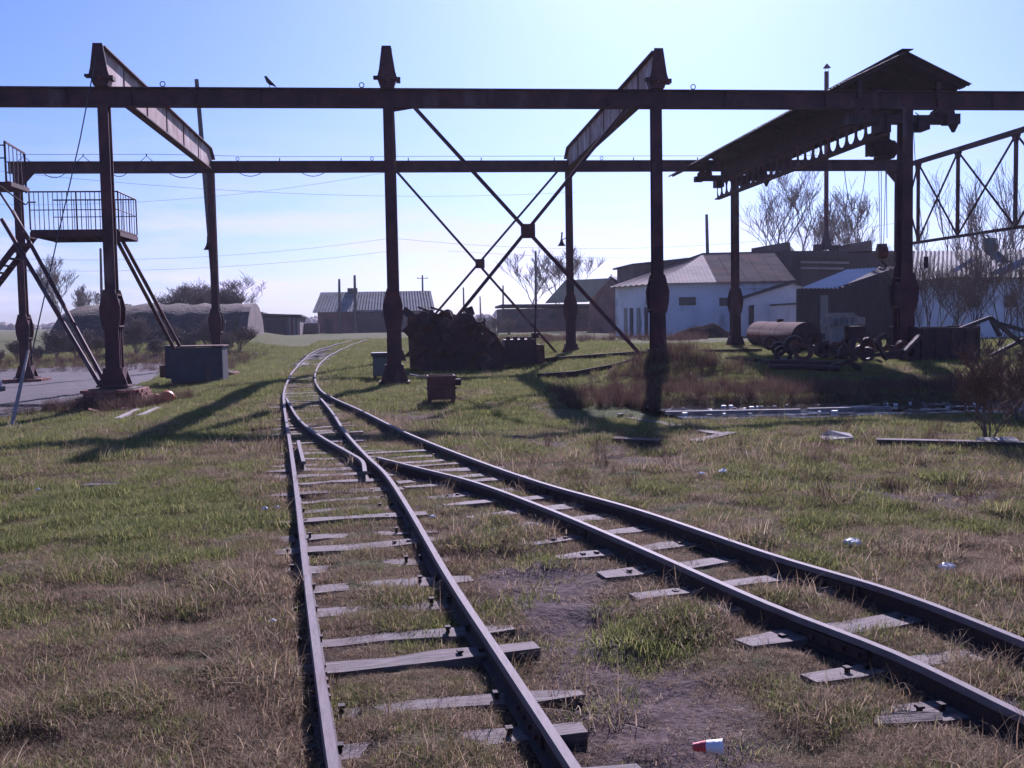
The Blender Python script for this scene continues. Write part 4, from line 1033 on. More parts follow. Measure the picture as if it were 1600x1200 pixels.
obox(bn, 'window', 560, 571, 492, 501, Yb-.26, .055, 'glass'); obox(bn, 'window', 580, 591, 492, 501, Yb-.26, .055, 'glass')
obox(bn, 'door', 508, 519, 499, 521, Yb-.06, .055, 'darkwood_wall'); obox(bn, 'window', 655, 664, 495, 504, Yb-.06, .055, 'glass')
obox(bn, 'roof_vent', 543, 558, 450, 459, Yb+3.4, 1.2, 'darkroof')
# two garages to the left of it
Yg = 100.0
for (x0, x1, yt, lb, db) in ((380, 408, 489, 'small dark shed with a gable end, leftmost of the two sheds by the green slope', 0), (408.5, 468, 493, 'low brick garage row with pale door posts next to the small dark shed', 1)):
    gr_ = thing('garage', lb, 'garage', (at((x0+x1)/2, 522, Yg).x, Yg, 0))
    obox(gr_, 'wall', x0, x1, yt+2, 527, Yg, 6, 'brickgrey' if db else 'darkwood_wall')
    a_, b2 = at(x0-2, yt+1, Yg-.3), at(x1+3, yt+1, Yg-.3)
    MB().prism([a_, b2, b2+Vector((0,0,.15)), a_+Vector((0,0,.25))], (0,6.6,-.2)).build('roof', M['darkroof'], gr_)
    if db:
        for px in (409, 452, 459, 465): obox(gr_, 'door_post', px, px+1.6, 497, 523, Yg-.08, .075, 'paleblock')
        obox(gr_, 'door', 454, 458.5, 499, 523, Yg-.05, .045, 'rustred'); obox(gr_, 'door', 415, 445, 500, 523, Yg-.05, .045, 'darkwood_wall')
    else:
        obox(gr_, 'door', 384, 402, 498, 524, Yg-.05, .045, 'darkwood_wall'); obox(gr_, 'door_post', 405, 406.6, 494, 523, Yg-.08, .075, 'paleblock')
wl = thing('low_wall', 'low dark brick wall between the garages and the barn', 'wall', (at(480,520,104).x, 104, 0)); obox(wl, 'masonry', 468, 498, 505, 524, 104, .4, 'brickgrey')
# rounded brick hangar at left
Yh = 68.0
hg = thing('vaulted_storehouse', 'long rounded brick storehouse overgrown with scrub behind the left columns', 'storehouse', (at(230,550,Yh).x, Yh, -.3))
x0, x1 = at(58, 545, Yh).x, at(381, 540, Yh).x; zt = at(230, 476, Yh+3).z; zb_ = -.6; Rr = zt-zb_
rings = []
for t_ in np.linspace(0, 1, 60):
    e_ = min(t_/.14, 1); e2 = min((1-t_)/.035, 1)
    k_ = math.sin(math.acos(max(0, min(1, 1-e_))))*.98+.02; k2 = math.sin(math.acos(max(0, min(1, 1-e2))))*.98+.02
    k_ = min(k_**.8, k2**.5)
    sag = 1-.012*math.sin(t_*9)
    rings.append([Vector((x0+(x1-x0)*t_+.3*noise.noise((t_*9, p_*3, 1)), Yh+4-math.cos(p_)*4.2*(.5+.5*k_), zb_+Rr*k_*sag*math.sin(p_)**.75*(1+.05*noise.noise((t_*14, p_*4, 5))))) for p_ in np.linspace(0.001, math.pi-.001, 15)])
MB().loft(rings).build('vault', M['bankearth'], hg, smooth=True)
xa = at(380, 520, Yh+1).x
pts = [Vector((x1-.35, Yh+4-math.cos(p_)*4.3, zb_+Rr*1.0*math.sin(p_)**.75)) for p_ in np.linspace(.001, math.pi-.001, 15)]
MB().prism(pts, (.6,0,0)).build('end_wall', M['brickgrey'], hg)
MB().box(((x0+x1)/2-2, Yh+4, zt+.03), (x1-x0-12, 1.0, .08)).build('ridge', M['slate'], hg)
# dark low block and brick gable in the right middle
Yk = 92.0
lb_ = thing('block_shed', 'low dark flat-roofed block shed left of the brick gable house', 'shed', (at(850,515,Yk).x, Yk, 0))
obox(lb_, 'wall', 786, 945, 480, 520, Yk+2, 6, 'brickgrey'); a_, b2 = at(784,479,Yk+1.5), at(946,478,Yk+1.5); MB().prism([a_, b2, b2+Vector((0,0,.2)), a_+Vector((0,0,.2))], (0,7,-.1)).build('roof', M['darkroof'], lb_)
for px in (800, 830, 858, 905): obox(lb_, 'window', px, px+10, 490, 498, Yk+1.95, .045, 'glass')
obox(lb_, 'plinth', 800, 940, 510, 521, Yk+1.9, .09, 'brickwall')
Yq = 84.0
bg_ = thing('brick_gable_house', 'small red brick house with a steep metal roof, its gable beside the white building', 'house', (at(945,515,Yq).x, Yq, 0))
g1_, g2_, g3_, g4_, g5_ = at(918,522,Yq+4), at(968,522,Yq), at(968,446,Yq), at(953,434,Yq+1.2), at(921,470,Yq+4)
dep = Vector((3.0, 6, 0))
MB().prism([g1_, g2_, g3_, g4_, g5_], dep).build('wall', M['brickwall'], bg_)
MB().prism([g5_+Vector((-.2,-.1,.0)), g4_+Vector((0,-.1,.05)), g4_+Vector((0,-.1,.15)), g5_+Vector((-.2,-.1,.1))], dep).build('roof_slope', M['metalroof'], bg_)
mb = MB(); p = at(919,472,Yq+3.6); q = at(953,436,Yq+1.2); u = Vector((-3.2, 3.5, 0))
mb.prism([p, q, q+u, p+u], (0,0,.08)); mb.build('roof_slope', M['metalroof'], bg_)
MB().prism([g4_+Vector((0,-.1,.05)), g3_+Vector((.3,-.1,0)), g3_+Vector((.3,-.1,.1)), g4_+Vector((0,-.1,.15))], dep).build('roof_slope', M['darkroof'], bg_)

# the white building, its front corner towards the track
Yw = 62.0
wb_ = thing('white_building', 'long whitewashed building with a ribbed hip roof behind the right columns', 'building', (at(1040,522,Yw).x, Yw, 0))
cA = at(962, 520, Yw+7); cB = at(1030, 530, Yw); cC = at(1240, 540, Yw-1.5)
for c in (cA, cB, cC): c.z = 0
zE = at(1030, 443, Yw).z; D = 9.0
wall_n = Vector((0,1,0))
cD = cC+Vector((2.5, D+3, 0)); cE = cA+Vector((5,7,0))
mb = MB(); mb.prism([Vector((c.x,c.y,-.2)) for c in (cA,cB,cC,cD,cE)], (0,0,zE+.2)); mb.build('wall', M['white'], wb_)
r0, r1 = at(1098, 397, Yw+6), at(1178, 398, Yw+5.5)
def tri(pts, mt, name='roof_slope', th=.08): return MB().prism([Vector(p) for p in pts], (0,0,th)).build(name, M[mt], wb_)
eA, eB, eC = Vector((cA.x-.5,cA.y-.1,zE)), Vector((cB.x-.1,cB.y-.5,zE)), Vector((cC.x,cC.y-.4,zE-.0))
# ribbed slope facing us, made of corrugated sheets
dr = (eC-eB).normalized(); ep = eB+dr*((r0-eB).dot(dr)); r1 = r0+(eC-ep)
corr(eB, ep, eB+Vector((0,0,.01)), r0, 4*14, .05, 'roof_sheet', 'asb', wb_, th=.05)
nsh = 5
for k in range(nsh):
    t0, t1 = k/nsh, (k+1)/nsh+.004
    corr(ep.lerp(eC,t0), ep.lerp(eC,t1), r0.lerp(r1,t0)+Vector((0,0,.004*(k%2))), r0.lerp(r1,t1)+Vector((0,0,.004*(k%2))), 4*9, .05, 'roof_sheet', 'asb', wb_, th=.05)
corr(eA, eB, r0+Vector((-.02,.02,0)), r0, 4*9, .04, 'roof_sheet', 'asb', wb_, th=.05)
tri([eC, cD+Vector((0,0,zE)), r1], 'asb'); tri([eA, r0, r1, cD+Vector((0,0,zE)), cE+Vector((0,0,zE))], 'darkroof')
dB = (cC-cB).normalized(); nB = Vector((dB.y, -dB.x, 0))
if nB.y > 0: nB = -nB
def onwall(px, py):
    d = ray(px, py); o0 = Vector((0,0,CAM_H)); t_ = (cB-o0).dot(nB)/d.dot(nB); return o0+d*t_+nB*.01
for a_, b2 in (((1061,477),(1087,464)), ((1124,478),(1146,465))):
    p, q = onwall(*a_), onwall(*b2); window(wb_, Vector((p.x,p.y,p.z)), (Vector((q.x,q.y,0))-Vector((p.x,p.y,0))).length, q.z-p.z, dirv=dB, nrm=nB, bars=3)
dA_ = (cB-cA).normalized(); nA = Vector((dA_.y, -dA_.x, 0))
if nA.y > 0: nA = -nA
for px in (976, 985, 996, 1008):
    d = ray(px, 518); o0 = Vector((0,0,CAM_H)); t_ = (cA-o0).dot(nA)/d.dot(nA); p = o0+d*t_
    MB().prism([Vector((p.x,p.y,.2)), Vector((p.x,p.y,.2))+dA_*.5, Vector((p.x,p.y,2.1))+dA_*.5, Vector((p.x,p.y,2.1))], nA*.05).build('door' if px % 2 else 'window', M['darkwood_wall' if px in (985,1008) else 'paleblock'], wb_)
p, q = onwall(1040, 449), onwall(1235, 451); MB().prism([p, q, q+Vector((0,0,.12)), p+Vector((0,0,.12))], nB*.1).build('cornice', M['white'], wb_)
# lean-to with slanting top in front of it
lt = thing('lean_to', 'white lean-to with slanting parapet and dark doorway, right of the long white building', 'lean-to', (at(1200,540,58).x, 58, 0))
sil('wall', [(1150,545),(1150,470),(1240,442),(1256,448),(1256,548)], 57.5, 3, 'white', lt)
sil('roof_edge', [(1150,470),(1150,466),(1240,437),(1256,446),(1256,449),(1240,442.5)], 57.3, 3.4, 'darkroof', lt)
sil('door', [(1170,515),(1170,478),(1178,476),(1178,516)], 57.44, .055, 'glass', lt)
sil('gate', [(1203,530),(1203,475),(1248,474),(1248,531)], 57.44, .05, 'white', lt); sil('gate_rail', [(1203,478),(1203,475.5),(1248,473),(1248,475.5)], 57.36, .07, 'darkwood_wall', lt)
# old boiler house behind: ruined upper wall and monitor roof, dark long roof
bh = thing('boiler_house', 'tall patched boiler house with a broken parapet behind the white building', 'building', (at(1290,500,70).x, 70, 0))
sil('wall', [(1158,530),(1160,406),(1175,392),(1232,380),(1236,392),(1420,392),(1420,530)], 68.5, 9, 'brickgrey', bh)
sil('whitewash', [(1192,436),(1190,415),(1205,403),(1218,412),(1236,430),(1240,438),(1215,440)], 68.4, .09, 'white', bh)
sil('dark_patch', [(1150,442),(1170,405),(1190,398),(1194,440)], 68.3, .15, 'darkroof', bh)
sil('parapet', [(1174,393),(1174,388),(1231,378),(1234,379),(1234,391),(1200,394)], 68.2, .8, 'brickgrey', bh)
sil('monitor_wall', [(1250,452),(1250,392),(1310,391),(1330,396),(1412,398),(1412,452)], 66.5, 1.6, 'darkwood_wall', bh)
for k in range(3): sil('louvre_board', [(1251,402+k*9),(1251,399+k*9),(1335-k*8,400+k*9),(1335-k*8,403+k*9)], 66.2, .28, 'woodgrey' if k else 'wooddark', bh)
sil('dormer', [(1310,394),(1312,384),(1362,375),(1363,392)], 67, 2, 'brickgrey', bh)
sil('attic_wall', [(990,440),(990,414),(1060,405),(1100,405),(1100,441)], 76, 6, 'brickgrey', bh); sil('attic_roof', [(987,415),(987,412),(1100,400),(1160,404),(1160,408),(1100,406)], 75.6, 7, 'darkroof', bh)
# chimney on its cone
cy_ = 68.0
chm = thing('chimney_pipe', 'tall thin metal chimney with a small conical cap rising over the right roofs', 'chimney', tuple(at(1291,388,cy_)))
bt_, tp_ = at(1291,372,cy_), at(1291.5,112,cy_)
MB().tube([bt_, tp_], .15, 12).build('pipe', M['rust'], chm, smooth=True)
MB().tube([at(1291,390,cy_), at(1291,366,cy_), at(1291,358,cy_)], [.45,.2,.15], 12).build('base_cone', M['rustdark'], chm)
p = at(1292,106,cy_); MB().tube([p, p+Vector((0,0,.28))], [.26,.02], 12).build('cap', M['rust'], chm)
MB().tube([tp_+Vector((.1,0,0)), p+Vector((.1,0,0))], .015, 5).tube([tp_+Vector((-.1,0,0)), p+Vector((-.1,0,0))], .015, 5).build('cap_strut', M['rust'], chm)
MB().box(at(1278,388,cy_), (.5,.5,.5)).box(at(1305,388,cy_), (.6,.5,.4)).build('roof_housing', M['rustdark'], chm)
# dark boarded shed with a bright sheet roof
Ys = 48.0
sh = thing('boarded_shed', 'dark boarded shed with a bright metal roof sheet, left of the right column', 'shed', (at(1330,540,Ys).x, Ys, 0))
sil('wall', [(1244,542),(1244,451),(1310,448),(1398,419),(1424,424),(1424,545)], Ys, 5, 'darkwood_wall', sh)
p0_, p1_ = at(1252,450,Ys-.2), at(1310,450,Ys-.2); q0_, q1_ = at(1324,421,Ys+5), at(1374,418,Ys+5)
corr(p0_, p1_, q0_, q1_, 4*9, .03, 'roof', 'metalroof', sh, th=.03)
corr(p1_+Vector((.02,0,0)), at(1424,424,Ys-.2), q1_+Vector((.02,0,0)), at(1440,412,Ys+5), 4*9, .03, 'roof', 'darkroof', sh, th=.03)
sil('notice_board', [(1282,521),(1282,461),(1294,461),(1294,521)], Ys-.06, .05, 'woodgrey', sh); sil('door', [(1296,540),(1296,470),(1320,468),(1320,541)], Ys-.05, .045, 'darkwood_wall', sh)
for k in range(22):
    px = 1250+k*8; yt = 452 if px < 1310 else 449-(px-1310)*.33
    if 1280 < px < 1322: continue
    sil('board', [(px,541),(px,yt+1.5),(px+6.8,yt+1.5),(px+6.8,541)], Ys-.04-.01*(k % 3), .035, 'darkwood_wall', sh)
# long pale building at far right behind the shrubs
Yr = 46.0
rb = thing('long_white_barn', 'long pale-walled barn with a grey roof and worn sheets behind the bare shrubs at right', 'barn', (at(1530,520,Yr).x, Yr, 0))
sil('wall', [(1420,545),(1420,440),(1490,432),(1720,432),(1720,545)], Yr, 8, 'white', rb)
corr(at(1418,441,Yr-.4), at(1490,433,Yr-.4), at(1425,392,Yr+5), at(1490,392,Yr+5), 4*10, .03, 'roof', 'slate', rb, th=.05)
corr(at(1490.5,433,Yr-.4), at(1720,433,Yr-.4), at(1490.5,391,Yr+5), at(1720,388,Yr+5), 4*30, .03, 'roof', 'slate', rb, th=.05)
sil('ridge_vent', [(1538,393),(1538,372),(1557,372),(1557,393)], Yr+4.5, 1, 'green_box', rb)
p = [at(1548,427,Yr-.5), at(1568,430,Yr-.5), at(1640,395,Yr+2), at(1625,392,Yr+2)]; MB().prism(p, (0,-.02,.05)).build('loose_sheet', M['metalroof'], rb)
p = [at(1487,423,Yr-.2), at(1493,426,Yr-.2), at(1522,408,Yr+1.8), at(1518,405,Yr+1.8)]; MB().prism(p, (0,-.02,.06)).build('loose_sheet', M['metalroof'], rb)
sil('window', [(1512,480),(1512,462),(1530,462),(1530,480)], Yr-.05, .045, 'glass', rb); sil('window', [(1570,480),(1570,462),(1588,462),(1588,480)], Yr-.05, .045, 'glass', rb)
# spoil heap against the white wall
def heap(cx, cy, rx, ry, h_, name, lb, mt, seed, cat='heap'):
    vs_ = []; nR, nA_ = 10, 28; r3 = random.Random(seed)
    for i in range(nR+1):
        for j in range(nA_):
            a_ = 2*math.pi*j/nA_; f_ = i/nR
            x_, y_ = cx+rx*f_*math.cos(a_), cy+ry*f_*math.sin(a_)
            z = zh(x_, y_)+h_*(1-f_*f_)**1.3*(1+.35*noise.noise((x_*1.2, y_*1.2, seed)))-.08*f_+.06*noise.noise((x_*4, y_*4, seed))*(1-f_)
            vs_.append((x_, y_, z))
    mb = MB().add(vs_, [(i*nA_+j, i*nA_+(j+1) % nA_, (i+1)*nA_+(j+1) % nA_, (i+1)*nA_+j) for i in range(nR) for j in range(nA_)])
    o = mb.build(name, M[mt], smooth=True); tag(o, lb, cat); return o
p = at(1100, 522, 56); heap(p.x, 56, 2.3, 1.5, .7, 'spoil_heap', 'dark heap of earth piled before the white building wall', 'soil', 2)

# ------------------------------------------------------------------ poles and wires
def pole(px0, py0, px1, py1, Y, lb, r_=.1, arms=0, name='utility_pole'):
    b0, t0 = at(px0, py0, Y), at(px1, py1, Y); b0.z = min(b0.z, zh(b0.x, Y))-.1
    o = thing(name, lb, 'pole', tuple(b0)); MB().tube([b0, b0.lerp(t0,.5), t0], [r_*1.25, r_*1.1, r_*.85], 8).build('shaft', M['bark'], o)
    for k in range(arms):
        c = t0-Vector((0,0,.4+.5*k)); MB().bar(c-Vector((.7,0,0)), c+Vector((.7,0,0)), .08, .08).build('cross_arm', M['bark'], o)
        for dx in (-.6, .6): MB().tube([c+Vector((dx,0,.03)), c+Vector((dx,0,.2))], .04, 6).build('insulator', M['litter'], o)
    return t0
T = {}
T['a'] = pole(345, 560, 307, 124, 50, 'tall leaning pole rising above the front beam behind the left cross beam', .11)
T['b'] = pole(158, 480, 157, 388, 85, 'wooden pole standing behind the rounded storehouse', .1)
T['c'] = pole(531, 520, 530, 436, 106, 'shorter of the two poles in front of the far barn', .13)
T['d'] = pole(556, 520, 554, 430, 108, 'taller of the two poles at the far barn, by its roof vent', .14)
T['e'] = pole(661, 500, 660, 430, 135, 'pole with a cross arm behind the right end of the far barn', .12, 1)
T['f'] = pole(837, 500, 837, 392, 98, 'thin pole standing before the bare trees by the block shed', .11)
T['g'] = pole(1108, 410, 1104, 335, 82, 'dark pole standing behind the ribbed roof of the white building', .14)
T['h'] = pole(725, 492, 724, 449, 150, 'leftmost of three faint far poles above the scrapped machine', .12)
T['i'] = pole(751, 492, 750, 463, 170, 'middle of three faint far poles above the scrapped machine', .12)
T['j'] = pole(786, 492, 786, 446, 140, 'rightmost of three faint far poles, at the end of the block shed', .12)
def wire(a_, b2, sag, lb, r_=.012, cat='wire'):
    r_ *= .55
    pts = [a_.lerp(b2, k/20)-Vector((0,0,sag*4*(k/20)*(1-k/20))) for k in range(21)]
    o = MB().tube(pts, r_, 4).build('overhead_wire', M['cable']); tag(o, lb, cat, 'overhead wires')
wire(at(-300,230,60), at(900,300,80), 1.2, 'faint wire sagging below the front beam over the tracks', .016)
wire(at(-300,380,90), at(612,372,90), 1.6, 'upper of two wires sagging low over the far barn at left', .018)
wire(at(-300,402,90), at(612,392,90), 1.4, 'lower of two wires sagging low over the far barn at left', .018)
wire(at(612,372,90), at(1420,345,90), 1.6, 'wire sagging over the bare trees from the middle column to the right', .018)
wire(at(700,392,95), at(1450,380,95), 1.0, 'lower wire passing behind the gusset plates to the right', .016)
wire(at(-300,300,70), at(640,262,70), 1.5, 'wire passing just under the rear beam at left', .014)

# ------------------------------------------------------------------ trees and shrubs (bare, early spring)
def branch(mbT, mbC, p, d, ln, r_, lvl, rr_, spread, upb, maxl, minr):
    segs = 3; pts = [p]; dd = d.copy(); q = p.copy()
    for s_ in range(segs):
        dd = (dd+Vector((rr_.gauss(0,.12), rr_.gauss(0,.12), upb*.12+rr_.gauss(0,.06)))).normalized(); q = q+dd*ln/segs; pts.append(q.copy())
    (mbT if lvl < 1 else mbC).tube(pts, [max(minr, r_*(1-.4*i/segs)) for i in range(segs+1)], 6 if lvl < 1 else (4 if lvl < 2 else 3), cap=False)
    if lvl >= maxl: return
    n_ = rr_.choice((3,4)) if lvl < 2 else rr_.choice((3,4,5))
    for k in range(n_):
        t_ = rr_.uniform(.35, 1) if k else 1; i = min(segs-1, int(t_*segs)); base = pts[i].lerp(pts[i+1], t_*segs-i if t_ < 1 else 1)
        az = rr_.uniform(0, 2*math.pi); pe = Vector((math.cos(az), math.sin(az), rr_.uniform(-.1,.4)))
        nd = (dd*(1-spread)+pe*spread).normalized()
        branch(mbT, mbC, base, nd, ln*rr_.uniform(.55,.8), r_*.55, lvl+1, rr_, spread, upb, maxl, minr)
def tree(base, h_, lb, seed, spread=.5, upb=1, maxl=4, r_=None, minr=.012, twig='twig', name='bare_tree', stems=1, cat='tree', group=None, lean=.15):
    rr_ = random.Random(seed); root = thing(name, lb, cat, tuple(base), group); T_, C_ = MB(), MB()
    for s_ in range(stems):
        a_ = rr_.uniform(0, 2*math.pi); l_ = (rr_.uniform(.15,.75) if stems > 1 else lean*rr_.random())
        d = Vector((math.cos(a_)*l_, math.sin(a_)*l_*.7, 1)).normalized()
        k_ = rr_.uniform(.7,1) if stems > 1 else 1
        branch(T_, C_, Vector(base)-Vector((0,0,.1)), d, h_*.38*k_, (r_ or h_*.018), 0, rr_, spread, upb, maxl, minr)
    T_.build('trunk' if stems == 1 else 'stems', M['bark'], root); C_.build('crown', M[twig], root)
    return root
def tb(px, Y): c = at(px, 500, Y); return Vector((c.x, Y, zh(c.x, Y)))
TL = [(835,112,8.5,'leftmost pale bare tree behind the block shed',.5), (868,116,9.3,'tall pale bare tree between the shed poles, right of the leftmost',.5), (903,110,9.6,'widest pale bare tree right behind the rear column at the block shed',.55),
      (968,118,7.6,'small faint bare tree peeking over the brick gable house',.5), (92,105,8.2,'thin pale bare tree behind the left end of the rounded storehouse',.55), (120,100,6.4,'lower bare tree right of the thin pale one behind the storehouse',.55),
      (1212,92,17.5,'tall open bare tree rising behind the boiler house, leftmost there',.5), (1262,96,16,'tall bare tree just left of the metal chimney',.5), (1318,90,13,'bare tree just right of the metal chimney',.5),
      (1450,66,8.6,'bare tree left in the row behind the truss, next to the right column',.42), (1492,64,9.4,'bare tree second in the row behind the truss',.4), (1528,68,11.4,'tall bare tree in the middle of the row behind the truss',.4),
      (1566,62,10.4,'bushy tall bare tree right of the middle of the row behind the truss',.42), (1605,64,11.6,'tallest bare tree at the right edge behind the truss',.42), (1350,98,11,'bare tree behind the boiler house seen under the crane',.45)]
for i, (px, Y, h_, lb, sp) in enumerate(TL):
    tree(tb(px, Y), h_, lb, 40+i, spread=sp*.8, upb=1.0, maxl=5 if px < 1400 else 4, r_=h_*.012, minr=.013*Y/80, group=None)
for i, (px, Y, h_, lb) in enumerate(((280,82,4.9,'rounded bare bush left of the pair over the storehouse roof'), (322,84,5.8,'tall rounded bare bush over the right end of the storehouse roof'), (356,80,5.0,'bare bush at the right end wall of the storehouse'))):
    tree(tb(px, Y), h_, lb, 70+i, spread=.6, maxl=5, stems=6, r_=.04, minr=.012, name='bare_bush', cat='bush')
# scrub in front of the storehouse
ORD = 'first second third fourth fifth sixth seventh eighth ninth tenth eleventh twelfth thirteenth fourteenth'.split()
rr = random.Random(31)
for i, px in enumerate((-10, 25, 55, 85, 118, 150, 183, 212, 240, 268, 296, 322, 350, 372)):
    Y = rr.uniform(56, 64); tree(tb(px, Y), rr.uniform(1.4, 2.7)*(.75 if px < 60 else 1), 'brown leafless scrub bush before the storehouse, %s from the left' % ORD[i], 90+i, spread=.6, maxl=4, stems=6, r_=.03, minr=.012, name='scrub_bush', cat='bush', group='scrub bushes along the storehouse')
for i, (px, Y, h_, lb) in enumerate(((1448,31,3.9,'leafless willow shrub immediately right of the right column'), (1478,33,4.6,'tallest willow shrub over the scrap bin'), (1512,30,4.0,'dark leafless shrub behind the middle of the scrap bin'), (1560,32,4.5,'spreading leafless shrub above the broken trestle'), (1600,29,4.3,'leafless shrub at the right edge behind the ditch'))):
    tree(tb(px, Y), h_, lb, 120+i, spread=.36, upb=1.1, maxl=4, stems=4, r_=.026, minr=.0045, twig='twig', name='willow_shrub', cat='shrub')
c = gp(1545, 690); tree(c, 1.75, 'low reddish leafless shrub on the near bank of the ditch at right', 140, spread=.5, maxl=4, stems=6, r_=.014, minr=.003, twig='twig_red', name='red_shrub', cat='shrub')
c = gp(1590, 660); tree(c, 1.5, 'reddish leafless shrub in the ditch at the right edge', 141, spread=.5, maxl=4, stems=6, r_=.012, minr=.003, twig='twig_red', name='red_shrub', cat='shrub')
for i, (px, Y) in enumerate(((740,74), (760,70), (775,76), (795,80))):
    tree(tb(px, Y), 2.2, 'pale dry bush beyond the scrapped machine', 150+i, spread=.6, maxl=3, stems=7, r_=.03, minr=.014, name='scrub_bush', cat='bush', group='pale bushes beyond the machine')
# distant wood on the horizon
mb = MB(); rr = random.Random(9)
for k in range(700):
    Y = rr.uniform(420, 680); x_ = -Y*.62+Y*1.35*k/700+rr.uniform(-4,4); h_ = rr.uniform(2, 4.2)*(1.25 if math.sin(k*.07) > .4 else .8); w_ = rr.uniform(2, 5)
    rings = []
    for t_ in (0, .35, .7, 1):
        rad = w_*(1, 1.1, .75, .2)[(0,.35,.7,1).index(t_)]
        rings.append([Vector((x_+math.cos(a_)*rad*rr.uniform(.7,1.2), Y+math.sin(a_)*rad, .2+h_*t_*rr.uniform(.85,1.15))) for a_ in np.linspace(0, 5.4, 7)])
    mb.loft(rings)
mb.build('distant_woods', M['twig'], kind='stuff')

# ------------------------------------------------------------------ grass
def blade_mat(name, cols, trans=.45, rough=.45):
    m = bpy.data.materials.new(name); m.use_nodes = True; t = m.node_tree; N = t.nodes; L = t.links; b = N['Principled BSDF']; o = N['Material Output']
    a = N.new('ShaderNodeAttribute'); a.attribute_name = 'tone'; oi = N.new('ShaderNodeObjectInfo')
    ad = N.new('ShaderNodeMath'); ad.operation = 'MULTIPLY_ADD'; L.new(oi.outputs['Random'], ad.inputs[0]); ad.inputs[1].default_value = .45; L.new(a.outputs['Fac'], ad.inputs[2])
    mm = N.new('ShaderNodeMath'); mm.operation = 'MULTIPLY'; L.new(ad.outputs[0], mm.inputs[0]); mm.inputs[1].default_value = .7
    c = N.new('ShaderNodeValToRGB'); E_ = c.color_ramp.elements
    while len(E_) < len(cols): E_.new(.5)
    for i, e_ in enumerate(E_): e_.position = i/(len(cols)-1); e_.color = cols[i]+(1,)
    L.new(mm.outputs[0], c.inputs[0]); L.new(c.outputs[0], b.inputs['Base Color']); b.inputs['Roughness'].default_value = .75; b.inputs['Specular IOR Level'].default_value = .12
    tr = N.new('ShaderNodeBsdfTranslucent'); L.new(c.outputs[0], tr.inputs[0]); mx = N.new('ShaderNodeMixShader'); mx.inputs[0].default_value = trans
    L.new(b.outputs[0], mx.inputs[1]); L.new(tr.outputs[0], mx.inputs[2]); L.new(mx.outputs[0], o.inputs['Surface']); return m
MG = blade_mat('green_blades', [(.055,.072,.018), (.14,.165,.045), (.27,.275,.09), (.42,.38,.17)])
MS = blade_mat('straw_blades', [(.06,.04,.024), (.19,.13,.08), (.38,.285,.175), (.58,.47,.31)])
MW = blade_mat('dry_weed_stems', [(.04,.024,.018), (.10,.06,.042), (.17,.10,.07), (.28,.19,.13)], trans=.2)
src = bpy.data.collections.new('tufts')
def tuft(name, nb, hmin, hmax, rad, wdt, bend, mt, seed, flat=0.0):
    rr_ = np.random.RandomState(seed); vs_ = []; fs_ = []; tone = []
    for i in range(nb):
        a_ = rr_.uniform(0, 2*np.pi); rr0 = rad*math.sqrt(rr_.uniform()); bx_, by_ = rr0*math.cos(a_), rr0*math.sin(a_)
        h_ = rr_.uniform(hmin, hmax); da = rr_.uniform(0, 2*np.pi); bn_ = bend*rr_.uniform(.3, 1.3)
        el = rr_.uniform(.15,.8) if rr_.uniform() < flat else rr_.uniform(.8, 1.5)
        wa = da+np.pi/2+rr_.uniform(-.5,.5); wx, wy_ = math.cos(wa)*wdt/2, math.sin(wa)*wdt/2
        o_ = len(vs_); x_, y_, z = bx_, by_, -.01; nseg = 3
        for s_ in range(nseg+1):
            w_ = 1-(s_/nseg)**1.5*.85
            vs_ += [(x_-wx*w_, y_-wy_*w_, z), (x_+wx*w_, y_+wy_*w_, z)]
            e_ = el-bn_*s_/nseg; st_ = h_/nseg; x_ += math.cos(da)*math.cos(e_)*st_; y_ += math.sin(da)*math.cos(e_)*st_; z = max(.004, z+math.sin(e_)*st_)
        fs_ += [(o_+2*s_, o_+2*s_+1, o_+2*s_+3, o_+2*s_+2) for s_ in range(nseg)]
        tone += [rr_.uniform(0,1)]*((nseg+1)*2)
    me_ = bpy.data.meshes.new(name); me_.from_pydata(vs_, [], fs_); at__ = me_.attributes.new('tone', 'FLOAT', 'POINT'); at__.data.foreach_set('value', tone)
    me_.materials.append(mt); o = bpy.data.objects.new(name, me_); src.objects.link(o); return o
tn = []
for k in range(4): tn.append(tuft('tuft_%02d' % k, 44, .02, .055, .08, .0034, .9, MG, k, .15))
for k in range(4): tn.append(tuft('tuft_%02d' % (4+k), 46, .02, .07, .09, .0026, 1.5, MS, 10+k, .65))
for k in range(3): tn.append(tuft('tuft_%02d' % (8+k), 40, .3, .75, .16, .010, .55, MW, 20+k, .15))
for k in range(2): tn.append(tuft('tuft_%02d' % (11+k), 55, .05, .14, .10, .0030, 1.7, MS, 30+k, .25))
